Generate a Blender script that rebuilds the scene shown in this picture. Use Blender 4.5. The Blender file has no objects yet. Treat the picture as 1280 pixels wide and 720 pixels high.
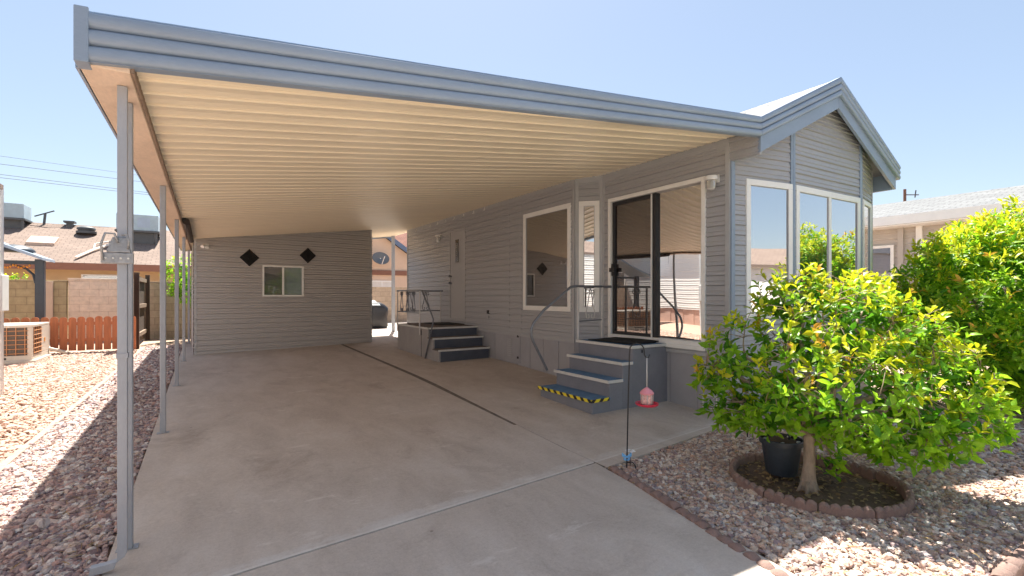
import bpy, math, random
import numpy as np
from mathutils import Vector, Matrix
random.seed(7); rng = np.random.default_rng(11)
S = bpy.context.scene
C = S.collection
R = math.radians

# ------------------------------------------------------------------ terrain
def cl(v, a, b): return max(a, min(b, v))
def gz(x, y):
    return .02*cl(y-3.5, 0, 13) + .015*cl(x+.4, 0, 5.6)*cl((y-3.5)/4, 0, 1)
def pan_z(x, y):            # underside of the carport roof
    return 2.53 + .13*(x+.4) + .007*(y-3)

# ------------------------------------------------------------------ materials
def nt(name):
    m = bpy.data.materials.new(name); m.use_nodes = True
    n = m.node_tree; n.nodes.clear()
    return m, n
def N(n, t, **kw):
    o = n.nodes.new(t)
    for k, v in kw.items():
        if hasattr(o, k): setattr(o, k, v)
        else: o.inputs[k].default_value = v
    return o
def L(n, a, b): n.links.new(a, b)
def ramp(n, fac, stops, interp='LINEAR'):
    r = n.nodes.new('ShaderNodeValToRGB'); r.color_ramp.interpolation = interp
    e = r.color_ramp.elements
    while len(e) < len(stops): e.new(.5)
    for i, (p, c) in enumerate(stops):
        e[i].position = p; e[i].color = (*c, 1)
    L(n, fac, r.inputs[0]); return r.outputs[0]
def noise(n, vec, scale, detail=4, rough=.6, dist=0):
    o = N(n, 'ShaderNodeTexNoise'); o.inputs['Scale'].default_value = scale
    o.inputs['Detail'].default_value = detail; o.inputs['Roughness'].default_value = rough
    o.inputs['Distortion'].default_value = dist
    if vec is not None: L(n, vec, o.inputs['Vector'])
    return o.outputs['Fac']
def mixc(n, fac, a, b, mode='MIX'):
    o = N(n, 'ShaderNodeMix', data_type='RGBA', blend_type=mode)
    for sock, v in ((o.inputs[0], fac), (o.inputs[6], a), (o.inputs[7], b)):
        if hasattr(v, 'links') or hasattr(v, 'is_linked'): L(n, v, sock)
        elif isinstance(v, (int, float)): sock.default_value = v
        else: sock.default_value = (*v, 1)
    return o.outputs[2]
def math_(n, op, a, b=0):
    o = N(n, 'ShaderNodeMath', operation=op)
    for s, v in ((o.inputs[0], a), (o.inputs[1], b)):
        if hasattr(v, 'is_linked'): L(n, v, s)
        else: s.default_value = v
    return o.outputs[0]
def mapping(n, vec, scale=(1, 1, 1), loc=(0, 0, 0), rot=(0, 0, 0)):
    o = N(n, 'ShaderNodeMapping'); o.inputs['Scale'].default_value = scale
    o.inputs['Location'].default_value = loc; o.inputs['Rotation'].default_value = rot
    L(n, vec, o.inputs['Vector']); return o.outputs[0]
def finish(m, n, col, rough=.6, bump=None, bstr=.3, bdist=.01, metal=0, spec=.5):
    b = N(n, 'ShaderNodeBsdfPrincipled'); out = N(n, 'ShaderNodeOutputMaterial')
    if hasattr(col, 'is_linked'): L(n, col, b.inputs['Base Color'])
    else: b.inputs['Base Color'].default_value = (*col, 1)
    if hasattr(rough, 'is_linked'): L(n, rough, b.inputs['Roughness'])
    else: b.inputs['Roughness'].default_value = rough
    b.inputs['Metallic'].default_value = metal
    b.inputs['Specular IOR Level'].default_value = spec
    if bump is not None:
        k = N(n, 'ShaderNodeBump'); k.inputs['Strength'].default_value = bstr; k.inputs['Distance'].default_value = bdist
        L(n, bump, k.inputs['Height']); L(n, k.outputs[0], b.inputs['Normal'])
    L(n, b.outputs[0], out.inputs[0]); return m
def geo(n): return N(n, 'ShaderNodeNewGeometry')
def simple(name, col, rough=.6, var=.12, scale=6, bstr=.15, metal=0, spec=.5, stretch=(1, 1, 1), fine=60):
    m, n = nt(name); g = geo(n)
    v = mapping(n, g.outputs['Position'], stretch)
    a = noise(n, v, scale, 5, .65); f = noise(n, v, fine, 3, .6)
    d = tuple(c*(1-var) for c in col); u = tuple(min(1, c*(1+var)) for c in col)
    c = ramp(n, a, [(.3, d), (.7, u)])
    c = mixc(n, .25, c, ramp(n, f, [(.35, d), (.65, u)]))
    rr = math_(n, 'ADD', math_(n, 'MULTIPLY', a, .10), rough-.05)
    return finish(m, n, c, rr, f, bstr, .004, metal, spec)

M = {}
M['siding'] = simple('siding_paint', (.378, .378, .392), .36, .04, .6, 0)
M['shed_siding'] = simple('shed_siding_paint', (.44, .42, .41), .46, .04, .6, 0)
M['trim_grey'] = simple('grey_trim_paint', (.39, .395, .405), .45, .08)
M['fascia'] = simple('blue_grey_fascia_paint', (.24, .30, .385), .38, .10, 2, .05, stretch=(.6, .6, 3))
M['post'] = simple('grey_post_paint', (.33, .345, .38), .42, .12, 3, .08, stretch=(2, 2, .6))
M['skirt'] = simple('skirting_paint', (.35, .345, .365), .55, .1, 2)
M['white'] = simple('white_trim_paint', (.82, .81, .78), .4, .05, 4)
M['door'] = simple('door_paint', (.385, .38, .385), .45, .06, 2)
M['pan'] = simple('cream_roof_pan', (.86, .75, .57), .36, .07, 1.2, .04, stretch=(.3, 3, 1))
M['beam'] = simple('bounce_tan_beam', (.70, .53, .40), .5, .22, 2.2, .05, stretch=(1, .35, 1))  # warm bounce light from the gravel is put into this tan
M['step'] = simple('step_paint', (.20, .205, .235), .55, .14, 4)
M['tread'] = simple('blue_tread_carpet', (.105, .205, .345), .85, .3, 9, .5, fine=220)
M['tread_rear'] = simple('brown_grey_tread_carpet', (.16, .13, .115), .85, .25, 7, .5, fine=220)  # rear treads: brownish grey instead of the front blue
M['riser'] = simple('dark_riser_paint', (.075, .085, .11), .6, .2, 6)
M['nosing'] = simple('metal_nosing', (.62, .61, .58), .4, .12, 12)
M['mat'] = simple('black_rubber_mat', (.012, .012, .013), .9, .3, 30, .6)
M['black'] = simple('black_metal', (.015, .015, .017), .45, .2, 20)
M['diamond'] = simple('black_ornament', (.012, .012, .012), .7, .4, 14, .5, spec=.25)
M['rail'] = simple('rail_paint_light', (.55, .53, .51), .4, .12, 10)
M['rail_grey'] = simple('rail_metal_grey', (.20, .21, .235), .3, .18, 10, metal=.5)
M['fixture'] = simple('white_fixture', (.75, .74, .72), .4, .06)
M['pot'] = simple('pot_plastic', (.03, .038, .05), .42, .3, 8, .1)
M['soil'] = simple('dark_soil', (.15, .095, .062), .95, .45, 12, 1, fine=90)
M['edging'] = simple('red_edging_concrete', (.24, .155, .13), .85, .28, 9, .6, fine=120)
M['bark'] = simple('pale_bark', (.30, .225, .17), .85, .3, 10, .9, stretch=(1, 1, .5), fine=40)
M['twig'] = simple('brown_twig', (.27, .20, .13), .8, .25, 20)
M['red_wood'] = simple('red_stained_wood', (.44, .145, .06), .7, .35, 5, .4, stretch=(5, 5, .5))
M['dark_wood'] = simple('dark_gate_wood', (.085, .055, .04), .8, .35, 5, .4, stretch=(4, 4, .6))
M['mid_wood'] = simple('weathered_gate_board', (.26, .18, .13), .8, .3, 5, .4, stretch=(4, 4, .6))
M['ac'] = simple('ac_casing_beige', (.55, .49, .42), .5, .08, 3)
M['ac_dark'] = simple('ac_coil_dark', (.10, .075, .06), .6, .3, 40, .4)
M['ac_rust'] = simple('rusty_grille_wire', (.50, .24, .11), .6, .2, 20)
M['gaz'] = simple('gazebo_paint_slate', (.035, .048, .065), .45, .15, 8)
M['gazroof'] = simple('gazebo_roof_metal', (.32, .40, .50), .35, .12, 3)
M['garland'] = simple('orange_garland', (.65, .27, .04), .7, .4, 30)
M['stucco'] = simple('beige_stucco', (.66, .50, .38), .9, .07, 3, .5, fine=120)
M['stucco_orange'] = simple('tan_stucco', (.50, .35, .20), .9, .08, 3, .4)
M['brown_trim'] = simple('brown_fascia_paint', (.22, .10, .065), .6, .1)
M['blue_trim'] = simple('slate_fascia_paint', (.11, .16, .26), .5, .1)
M['white_siding'] = simple('white_neighbour_siding', (.78, .76, .73), .5, .04, 2, .05)
M['pink_skirt'] = simple('pink_skirting', (.55, .36, .29), .7, .1, 2)
M['beige_siding'] = simple('beige_neighbour_siding', (.46, .415, .37), .5, .06, 2)
M['cover'] = simple('black_grill_cover', (.018, .018, .022), .32, .3, 9, .3, fine=12)
M['cover_top'] = simple('pale_folded_cloth', (.50, .55, .57), .6, .15, 9)
M['red_tag'] = simple('red_tag', (.6, .02, .03), .5)
M['cooler'] = simple('rooftop_cooler_steel', (.34, .44, .50), .5, .12, 5)
M['yellow'] = simple('yellow_label', (.85, .75, .05), .5)
M['vent'] = simple('dark_roof_vent', (.08, .085, .09), .5, .15)
M['pvc'] = simple('white_conduit', (.80, .70, .60), .5)
M['shade'] = simple('dark_brown_shade_cloth', (.045, .03, .025), .7, .3, 6)
M['plate'] = simple('grey_stamped_metal', (.30, .305, .315), .4, .25, 30, .5, metal=.4)
M['dish'] = simple('grey_dish', (.13, .14, .15), .5, .1)
M['feeder_red'] = simple('red_feeder_plastic', (.62, .03, .07), .3, .12, 8)
M['feeder_pink'] = simple('faded_pink_plastic', (.74, .28, .32), .4, .12, 8)
M['butterfly'] = simple('blue_butterfly_plastic', (.16, .42, .75), .4)
M['flower'] = simple('white_flower_plastic', (.82, .82, .84), .4)
M['joint'] = simple('dark_joint_filler', (.17, .14, .115), .95, .4, 8, .8)
M['wood_pole'] = simple('brown_pole_wood', (.16, .085, .06), .8, .2)
M['curtain'] = simple('pale_blind', (.7, .69, .66), .7)
M['asphalt'] = simple('asphalt', (.055, .055, .057), .9, .2, 3, .8, fine=160)
M['screen'] = simple('dark_screen_frame', (.02, .02, .023), .5, .1)
M['lattice'] = simple('white_lattice_vent', (.6, .6, .6), .6)

def glass(name, tint, refl, wav=.02, wscale=.9, tone=(1, 1, 1), weave=0):
    m, n = nt(name); g = geo(n)
    d = N(n, 'ShaderNodeBsdfPrincipled'); d.inputs['Base Color'].default_value = (*tint, 1)
    d.inputs['Roughness'].default_value = .25; d.inputs['Specular IOR Level'].default_value = .2
    gl = N(n, 'ShaderNodeBsdfGlossy'); gl.inputs['Color'].default_value = (*tone, 1); gl.inputs['Roughness'].default_value = .008
    nz = noise(n, mapping(n, g.outputs['Position'], (1, 1, .7)), wscale, 1, .4)
    b = N(n, 'ShaderNodeBump'); b.inputs['Strength'].default_value = .5; b.inputs['Distance'].default_value = wav
    L(n, nz, b.inputs['Height']); L(n, b.outputs[0], gl.inputs['Normal'])
    lw = N(n, 'ShaderNodeLayerWeight'); lw.inputs[0].default_value = .2
    f = math_(n, 'MINIMUM', math_(n, 'ADD', math_(n, 'MULTIPLY', lw.outputs['Fresnel'], .5), refl), .95)
    if weave:
        w = N(n, 'ShaderNodeTexChecker'); w.inputs['Scale'].default_value = 130
        L(n, g.outputs['Position'], w.inputs[0])
        f = math_(n, 'MULTIPLY', f, math_(n, 'ADD', math_(n, 'MULTIPLY', w.outputs['Fac'], .5), .5))
    x = N(n, 'ShaderNodeMixShader'); L(n, f, x.inputs[0]); L(n, d.outputs[0], x.inputs[1]); L(n, gl.outputs[0], x.inputs[2])
    o = N(n, 'ShaderNodeOutputMaterial'); L(n, x.outputs[0], o.inputs[0]); return m
M['glass'] = glass('tinted_pane', (.02, .018, .016), .66, .024)
M['glass_dark'] = glass('dark_tinted_pane', (.022, .018, .016), .38, .012)
M['glass_bright'] = glass('mirror_tinted_pane', (.03, .035, .045), .66, .006)
M['glass_screen'] = glass('pane_behind_insect_screen', (.02, .015, .014), .26, .012, weave=1)
M['glass_clear'] = glass('small_pane', (.10, .11, .115), .25, .01)
M['glass_shed'] = glass('murky_pane', (.07, .068, .062), .03, .02)
M['glass_shed_pale'] = glass('murky_pale_pane', (.17, .20, .22), .03, .02)
def jar():
    m, n = nt('frosted_jar'); p = N(n, 'ShaderNodeBsdfPrincipled')
    p.inputs['Base Color'].default_value = (.8, .78, .72, 1); p.inputs['Roughness'].default_value = .2
    p.inputs['Transmission Weight'].default_value = .6
    o = N(n, 'ShaderNodeOutputMaterial'); L(n, p.outputs[0], o.inputs[0]); return m
M['jar'] = jar()

def leafmat(name, lo, hi, trans=.35, rough=.42):
    m, n = nt(name); g = geo(n)
    c = ramp(n, g.outputs['Random Per Island'], [(0, lo), (1, hi)])
    c = mixc(n, .35, c, ramp(n, noise(n, g.outputs['Position'], 45, 2), [(.3, lo), (.7, hi)]))
    p = N(n, 'ShaderNodeBsdfPrincipled'); L(n, c, p.inputs['Base Color']); p.inputs['Roughness'].default_value = rough
    t = N(n, 'ShaderNodeBsdfTranslucent'); L(n, c, t.inputs[0])
    x = N(n, 'ShaderNodeMixShader'); x.inputs[0].default_value = trans
    L(n, p.outputs[0], x.inputs[1]); L(n, t.outputs[0], x.inputs[2])
    o = N(n, 'ShaderNodeOutputMaterial'); L(n, x.outputs[0], o.inputs[0]); return m
M['leaf'] = leafmat('green_leaf', (.15, .37, .012), (.38, .60, .03), .6)
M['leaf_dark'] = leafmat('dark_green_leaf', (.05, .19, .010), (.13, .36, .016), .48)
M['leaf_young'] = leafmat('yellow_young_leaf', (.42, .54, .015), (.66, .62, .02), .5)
M['leaf_tip'] = leafmat('orange_young_leaf', (.62, .40, .03), (.62, .32, .04), .4)
M['dry'] = leafmat('dry_leaf', (.20, .125, .06), (.46, .32, .15), .1, .8)

def stonemat(name, cols):
    m, n = nt(name); g = geo(n)
    k = len(cols)
    c = ramp(n, g.outputs['Random Per Island'], [(i/k, c) for i, c in enumerate(cols)], 'CONSTANT')
    f = noise(n, g.outputs['Position'], 70, 4, .7)
    c = mixc(n, 1, c, ramp(n, f, [(.25, (.7, .7, .7)), (.75, (1.2, 1.18, 1.16))]), 'MULTIPLY')
    return finish(m, n, c, .8, f, .35, .006, spec=.35)
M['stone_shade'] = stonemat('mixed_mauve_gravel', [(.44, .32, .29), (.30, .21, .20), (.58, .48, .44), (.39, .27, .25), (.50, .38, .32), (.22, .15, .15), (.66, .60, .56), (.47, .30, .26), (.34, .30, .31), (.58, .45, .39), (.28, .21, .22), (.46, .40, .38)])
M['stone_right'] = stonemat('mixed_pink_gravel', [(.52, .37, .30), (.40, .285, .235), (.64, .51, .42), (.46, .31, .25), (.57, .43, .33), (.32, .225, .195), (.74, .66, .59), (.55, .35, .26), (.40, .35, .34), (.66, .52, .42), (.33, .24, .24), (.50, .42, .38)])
M['stone_pink'] = stonemat('orange_pink_gravel', [(.52, .365, .295), (.45, .305, .24), (.59, .445, .37), (.49, .34, .27), (.56, .415, .345), (.42, .275, .215)])
def gravelsheet(name, cols, scale):
    m, n = nt(name); g = geo(n)
    v = N(n, 'ShaderNodeTexVoronoi'); v.inputs['Scale'].default_value = scale; L(n, g.outputs['Position'], v.inputs['Vector'])
    sp = N(n, 'ShaderNodeSeparateColor'); L(n, v.outputs['Color'], sp.inputs[0])
    c = ramp(n, sp.outputs[0], [(i/len(cols), c) for i, c in enumerate(cols)], 'CONSTANT')
    c = mixc(n, .5, c, ramp(n, noise(n, g.outputs['Position'], .6, 5), [(.3, cols[0]), (.7, cols[2])]))
    h = math_(n, 'SUBTRACT', 1, v.outputs['Distance'])
    return finish(m, n, c, .9, h, .9, .02, spec=.3)
M['ground'] = gravelsheet('gravel_ground', [(.45, .315, .24), (.38, .265, .20), (.50, .37, .285), (.42, .29, .22), (.47, .33, .25)], 38)

def concrete():
    m, n = nt('driveway_concrete'); g = geo(n); P = g.outputs['Position']
    big = noise(n, P, .55, 6, .62, .6); mid = noise(n, mapping(n, P, (1.6, .7, 1)), 2.1, 6, .68, .4); fine = noise(n, P, 95, 3, .7)
    c = ramp(n, big, [(.32, (.42, .325, .26)), (.5, (.565, .475, .41)), (.66, (.665, .605, .56))])
    c = mixc(n, .55, c, ramp(n, mid, [(.30, (.28, .215, .18)), (.55, (.58, .49, .43)), (.74, (.72, .67, .63))]))
    c = mixc(n, .35, c, ramp(n, fine, [(.3, (.33, .285, .24)), (.7, (.60, .54, .48))]))
    # pale efflorescence creeping out of the cross joint, tyre smudges, oil spots: stains with shapes of their own
    sp = N(n, 'ShaderNodeSeparateXYZ'); L(n, P, sp.inputs[0])
    jl = math_(n, 'ADD', math_(n, 'MULTIPLY', sp.outputs[0], .09), 2.81)
    dd = math_(n, 'SUBTRACT', sp.outputs[1], jl)
    dj = math_(n, 'ABSOLUTE', math_(n, 'SUBTRACT', dd, .06))
    e = math_(n, 'SUBTRACT', math_(n, 'MULTIPLY', noise(n, P, 3.6, 8, .75), 1.1), math_(n, 'MULTIPLY', dj, 2.6))
    c = mixc(n, ramp(n, e, [(.40, (0, 0, 0)), (.50, (.35, .35, .35)), (.72, (.65, .65, .65))]), c, (.66, .645, .62))
    bd = math_(n, 'MULTIPLY', ramp(n, dd, [(.0, (0, 0, 0)), (.004, (1, 1, 1)), (.026, (1, 1, 1)), (.034, (0, 0, 0))]), noise(n, P, 5, 4, .6))
    c = mixc(n, bd, c, (.74, .72, .69))
    gr = noise(n, P, 38, 6, .8)
    c = mixc(n, .22, c, ramp(n, gr, [(.32, (.30, .25, .20)), (.5, (.58, .50, .42)), (.68, (.74, .67, .58))]))
    dk = noise(n, mapping(n, P, (1, .75, 1), (7, 2, 0)), 1.05, 8, .72, .8)
    c = mixc(n, ramp(n, dk, [(.56, (0, 0, 0)), (.66, (.36, .36, .36))]), c, (.27, .21, .17))
    sc = noise(n, mapping(n, P, (1, 2.4, 1), (3, 1, 0)), 1.5, 7, .75)
    c = mixc(n, ramp(n, sc, [(.60, (0, 0, 0)), (.66, (.5, .5, .5))]), c, (.70, .64, .58))
    v = N(n, 'ShaderNodeTexVoronoi'); v.inputs['Scale'].default_value = 2.3; L(n, P, v.inputs['Vector'])
    spot = math_(n, 'ADD', v.outputs['Distance'], math_(n, 'MULTIPLY', noise(n, P, 14, 3), .05))
    c = mixc(n, ramp(n, spot, [(.035, (.75, .75, .75)), (.06, (0, 0, 0))]), c, (.13, .10, .09))
    h = math_(n, 'ADD', math_(n, 'MULTIPLY', fine, .5), math_(n, 'MULTIPLY', mid, .6))
    return finish(m, n, c, .82, h, .35, .006, spec=.35)
M['concrete'] = concrete()
def lightconc():
    return simple('pale_concrete', (.52, .46, .40), .85, .12, 3, .4, fine=120)
M['pale_concrete'] = lightconc()

def blockmat(name, a, b, mortar, axis='x'):
    m, n = nt(name); g = geo(n)
    sp = N(n, 'ShaderNodeSeparateXYZ'); L(n, g.outputs['Position'], sp.inputs[0])
    cb = N(n, 'ShaderNodeCombineXYZ'); L(n, sp.outputs[0 if axis == 'x' else 1], cb.inputs[0]); L(n, sp.outputs[2], cb.inputs[1])
    br = N(n, 'ShaderNodeTexBrick'); L(n, cb.outputs[0], br.inputs['Vector'])
    br.inputs['Scale'].default_value = 1; br.inputs['Brick Width'].default_value = .4; br.inputs['Row Height'].default_value = .2
    br.inputs['Mortar Size'].default_value = .007; br.inputs['Color1'].default_value = (*a, 1); br.inputs['Color2'].default_value = (*b, 1)
    br.inputs['Mortar'].default_value = (*mortar, 1)
    f = noise(n, g.outputs['Position'], 9, 5)
    c = mixc(n, .6, br.outputs['Color'], ramp(n, f, [(.3, (.75, .75, .75)), (.7, (1.15, 1.15, 1.15))]), 'MULTIPLY')
    h = math_(n, 'SUBTRACT', math_(n, 'MULTIPLY', noise(n, g.outputs['Position'], 60, 3), .3), br.outputs['Fac'])
    return finish(m, n, c, .9, h, .6, .012, spec=.2)
M['block_pink'] = blockmat('pink_painted_block', (.84, .68, .54), (.81, .65, .51), (.70, .54, .42))
M['block_tan'] = blockmat('tan_block', (.50, .39, .29), (.44, .34, .25), (.34, .26, .20))
M['block_olive'] = blockmat('olive_block', (.50, .41, .25), (.45, .36, .22), (.34, .27, .17))

def shingle(name, cols, axis, pitch=.16, bd=.02):
    m, n = nt(name); g = geo(n)
    sp = N(n, 'ShaderNodeSeparateXYZ'); L(n, g.outputs['Position'], sp.inputs[0])
    cb = N(n, 'ShaderNodeCombineXYZ')
    L(n, sp.outputs[1 if axis == 'y' else 0], cb.inputs[0]); L(n, sp.outputs[0 if axis == 'y' else 1], cb.inputs[1])
    br = N(n, 'ShaderNodeTexBrick'); L(n, cb.outputs[0], br.inputs['Vector'])
    br.inputs['Scale'].default_value = 1; br.inputs['Brick Width'].default_value = .32; br.inputs['Row Height'].default_value = pitch
    br.inputs['Mortar Size'].default_value = .012; br.inputs['Bias'].default_value = .1
    br.inputs['Color1'].default_value = (*cols[0], 1); br.inputs['Color2'].default_value = (*cols[1], 1); br.inputs['Mortar'].default_value = (*cols[2], 1)
    f = noise(n, g.outputs['Position'], 120, 3, .7); a = noise(n, g.outputs['Position'], .8, 5)
    c = mixc(n, .8, br.outputs['Color'], ramp(n, f, [(.3, (.75, .75, .75)), (.7, (1.2, 1.2, 1.2))]), 'MULTIPLY')
    c = mixc(n, .5, c, ramp(n, a, [(.3, (.85, .85, .85)), (.7, (1.12, 1.12, 1.12))]), 'MULTIPLY')
    h = math_(n, 'SUBTRACT', math_(n, 'MULTIPLY', f, .3), br.outputs['Fac'])
    return finish(m, n, c, .9, h, .7, bd, spec=.2)
M['shingle_white'] = shingle('white_shingle', [(.88, .88, .87), (.80, .80, .79), (.66, .66, .655)], 'y')
M['shingle_grey'] = shingle('pale_grey_shingle', [(.22, .225, .23), (.175, .18, .185), (.115, .115, .12)], 'y', .2)
M['shingle_brown'] = shingle('brown_shingle', [(.28, .21, .175), (.24, .18, .15), (.17, .125, .105)], 'x')
M['shingle_red'] = shingle('red_brown_shingle', [(.23, .105, .075), (.18, .08, .06), (.11, .05, .04)], 'x')
def stripes():
    m, n = nt('hazard_tape'); g = geo(n); sp = N(n, 'ShaderNodeSeparateXYZ'); L(n, g.outputs['Position'], sp.inputs[0])
    s = math_(n, 'ADD', math_(n, 'ADD', sp.outputs[1], math_(n, 'MULTIPLY', sp.outputs[2], -1)), sp.outputs[0])
    f = math_(n, 'FRACT', math_(n, 'MULTIPLY', s, 7.6))
    c = ramp(n, f, [(0, (.85, .68, .03)), (.55, (.012, .012, .012))], 'CONSTANT')
    return finish(m, n, c, .45)
M['hazard'] = stripes()

# ------------------------------------------------------------------ mesh builder
class MB:
    def __init__(s): s.v = []; s.f = []
    def add(s, vs, fs):
        b = len(s.v); s.v += [tuple(p) for p in vs]; s.f += [tuple(i+b for i in f) for f in fs]; return s
    def box(s, a, b):
        (x0, y0, z0), (x1, y1, z1) = [tuple(map(min, zip(a, b))), tuple(map(max, zip(a, b)))]
        return s.add([(x0,y0,z0),(x1,y0,z0),(x1,y1,z0),(x0,y1,z0),(x0,y0,z1),(x1,y0,z1),(x1,y1,z1),(x0,y1,z1)],
                     [(0,3,2,1),(4,5,6,7),(0,1,5,4),(1,2,6,5),(2,3,7,6),(3,0,4,7)])
    def hexa(s, p):      # 8 points: bottom loop, top loop
        return s.add(p, [(0,3,2,1),(4,5,6,7),(0,1,5,4),(1,2,6,5),(2,3,7,6),(3,0,4,7)])
    def wbox(s, P0, P1, u0, u1, z0, z1, d0, d1):
        """box on the vertical plane through P0->P1: u along, d = outward (right-hand of travel)"""
        p0 = Vector(P0); t = (Vector(P1)-p0).normalized(); o = Vector((t.y, -t.x))
        q = lambda u, d, z: (*(p0+t*u+o*d), z)
        return s.hexa([q(u0,d1,z0), q(u1,d1,z0), q(u1,d0,z0), q(u0,d0,z0), q(u0,d1,z1), q(u1,d1,z1), q(u1,d0,z1), q(u0,d0,z1)])
    def frame(s, P0, P1, u0, u1, z0, z1, w, d0, d1):
        s.wbox(P0,P1,u0,u1,z1-w,z1,d0,d1); s.wbox(P0,P1,u0,u1,z0,z0+w,d0,d1)
        s.wbox(P0,P1,u0,u0+w,z0+w,z1-w,d0,d1); s.wbox(P0,P1,u1-w,u1,z0+w,z1-w,d0,d1); return s
    def tube(s, pts, r, seg=8, cap=True):
        pts = [Vector(p) for p in pts]; n = len(pts)
        rs = r if isinstance(r, (list, tuple)) else [r]*n
        b = len(s.v); prev = None
        for i, p in enumerate(pts):
            t = (pts[min(i+1, n-1)]-pts[max(i-1, 0)]).normalized()
            if prev is None:
                a = Vector((0,0,1)) if abs(t.z) < .9 else Vector((1,0,0)); x = t.cross(a).normalized()
            else:
                x = (prev - t*prev.dot(t)).normalized()
            prev = x; y = t.cross(x)
            for k in range(seg):
                an = 2*math.pi*k/seg; s.v.append(tuple(p+(x*math.cos(an)+y*math.sin(an))*rs[i]))
        for i in range(n-1):
            for k in range(seg):
                k2 = (k+1) % seg; s.f.append((b+i*seg+k, b+i*seg+k2, b+(i+1)*seg+k2, b+(i+1)*seg+k))
        if cap:
            s.f.append(tuple(b+k for k in range(seg))[::-1]); s.f.append(tuple(b+(n-1)*seg+k for k in range(seg)))
        return s
    def lathe(s, c, prof, seg=24):
        b = len(s.v)
        for r, z in prof:
            for k in range(seg):
                a = 2*math.pi*k/seg; s.v.append((c[0]+r*math.cos(a), c[1]+r*math.sin(a), c[2]+z))
        for i in range(len(prof)-1):
            for k in range(seg):
                k2 = (k+1) % seg; s.f.append((b+i*seg+k, b+i*seg+k2, b+(i+1)*seg+k2, b+(i+1)*seg+k))
        s.f.append(tuple(b+k for k in range(seg))[::-1]); s.f.append(tuple(b+(len(prof)-1)*seg+k for k in range(seg)))
        return s
    def build(s, name, mat, parent=None, smooth=False, bevel=0, wn=False):
        me = bpy.data.meshes.new(name)
        off = Vector((0, 0, 0)); q = parent
        while q: off += q.location; q = q.parent
        loc = Vector((0, 0, 0))
        if parent is None and s.v:
            a = np.array(s.v); loc = Vector((float((a[:,0].min()+a[:,0].max())/2), float((a[:,1].min()+a[:,1].max())/2), float(a[:,2].min()))); off = loc
        me.from_pydata([(p[0]-off[0], p[1]-off[1], p[2]-off[2]) for p in s.v], [], s.f)
        me.materials.append(mat)
        if smooth:
            for p in me.polygons: p.use_smooth = True
            if smooth != 'all': me.set_sharp_from_angle(angle=R(40))
        o = bpy.data.objects.new(name, me); C.objects.link(o); o.location = loc
        if parent: o.parent = parent
        if bevel:
            md = o.modifiers.new('bevel', 'BEVEL'); md.width = bevel; md.segments = 2; md.limit_method = 'ANGLE'; md.angle_limit = R(50)
        return o
def tag(o, label=None, cat=None, group=None, kind=None):
    if label: o['label'] = label
    if cat: o['category'] = cat
    if group: o['group'] = group
    if kind: o['kind'] = kind
    return o
def thing(name, label, cat, loc, group=None):
    o = bpy.data.objects.new(name, None); C.objects.link(o); o.location = loc; o.empty_display_size = .2
    return tag(o, label, cat, group)
def copy_tree(o, parent=None):
    c = o.copy(); C.objects.link(c); c.parent = parent
    for ch in list(o.children): copy_tree(ch, c)
    return c

def siding(mb, P0, P1, z0, z1, holes=(), pitch=.118, depth=.022, tops=None, base=0.0):
    """lapped boards on the plane P0->P1 (outside on the right-hand side of travel). tops: list of (ua,ub,za,zb) roof-line pieces"""
    p0 = Vector(P0); t = (Vector(P1)-p0); W = t.length; t.normalize(); o = Vector((t.y, -t.x))
    pieces = tops or [(0, W, z1, z1)]
    zmax = max(max(p[2], p[3]) for p in pieces)
    zs = {z0, zmax}
    k = math.floor((z0-base)/pitch)
    while base+k*pitch < zmax:
        for g in (0, .08, .15, .53, .57):
            if z0 < base+(k+g)*pitch < zmax: zs.add(base+(k+g)*pitch)
        k += 1
    for h in holes:
        for z in h[2:4]:
            if z0 < z < zmax: zs.add(z)
    zs = sorted(zs)
    def off(z, upper):
        f = (z-base)/pitch; f = f-math.floor(f+1e-6)
        if f < 1e-4 or f > 1-1e-4: f = 1.0 if upper else 0.0
        if f < .08: return depth*(.25-.25*f/.08)
        if f < .15: return depth*(f-.08)/.07
        if f < .53: return depth*(1-.60*((f-.15)/.38)**1.3)
        if f < .57: return depth*(.40+.40*(f-.53)/.04)
        return depth*(.80-.55*((f-.57)/.43)**1.3)
    def P(u, z, d): return (*(p0+t*u+o*d), z)
    for za, zb in zip(zs, zs[1:]):
        if zb-za < 1e-5: continue
        zm = (za+zb)/2; cuts = sorted((max(0, h[0]), min(W, h[1])) for h in holes if h[2] < zm < h[3])
        iv = []; u = 0
        for a, b in cuts:
            if a > u: iv.append((u, a))
            u = max(u, b)
        if u < W: iv.append((u, W))
        da, db = off(za, False), off(zb, True)
        lip = False
        for a, b in iv:
            for (ua, ub, ta, tb) in pieces:
                a2, b2 = max(a, ua), min(b, ub)
                if b2-a2 < 1e-5: continue
                top = lambda uu: ta+(tb-ta)*(uu-ua)/(ub-ua)
                poly = [(a2, za), (b2, za), (b2, zb), (a2, zb)]
                out = []
                for i in range(4):
                    A, B = poly[i], poly[(i+1) % 4]; fa, fb = top(A[0])-A[1], top(B[0])-B[1]
                    if fa >= 0: out.append(A)
                    if (fa >= 0) != (fb >= 0):
                        s = fa/(fa-fb); out.append((A[0]+(B[0]-A[0])*s, A[1]+(B[1]-A[1])*s))
                if len(out) < 3: continue
                vs = [P(uu, zz, da+(db-da)*(zz-za)/(zb-za)) for uu, zz in out]
                mb.add(vs, [tuple(range(len(vs)))])
                if lip:
                    us = [uu for uu, zz in out if abs(zz-za) < 1e-6]
                    if len(us) >= 2:
                        x0, x1 = min(us), max(us); mb.add([P(x0, za, 0), P(x1, za, 0), P(x1, za, da), P(x0, za, da)], [(0, 1, 2, 3)])
    return mb

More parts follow.
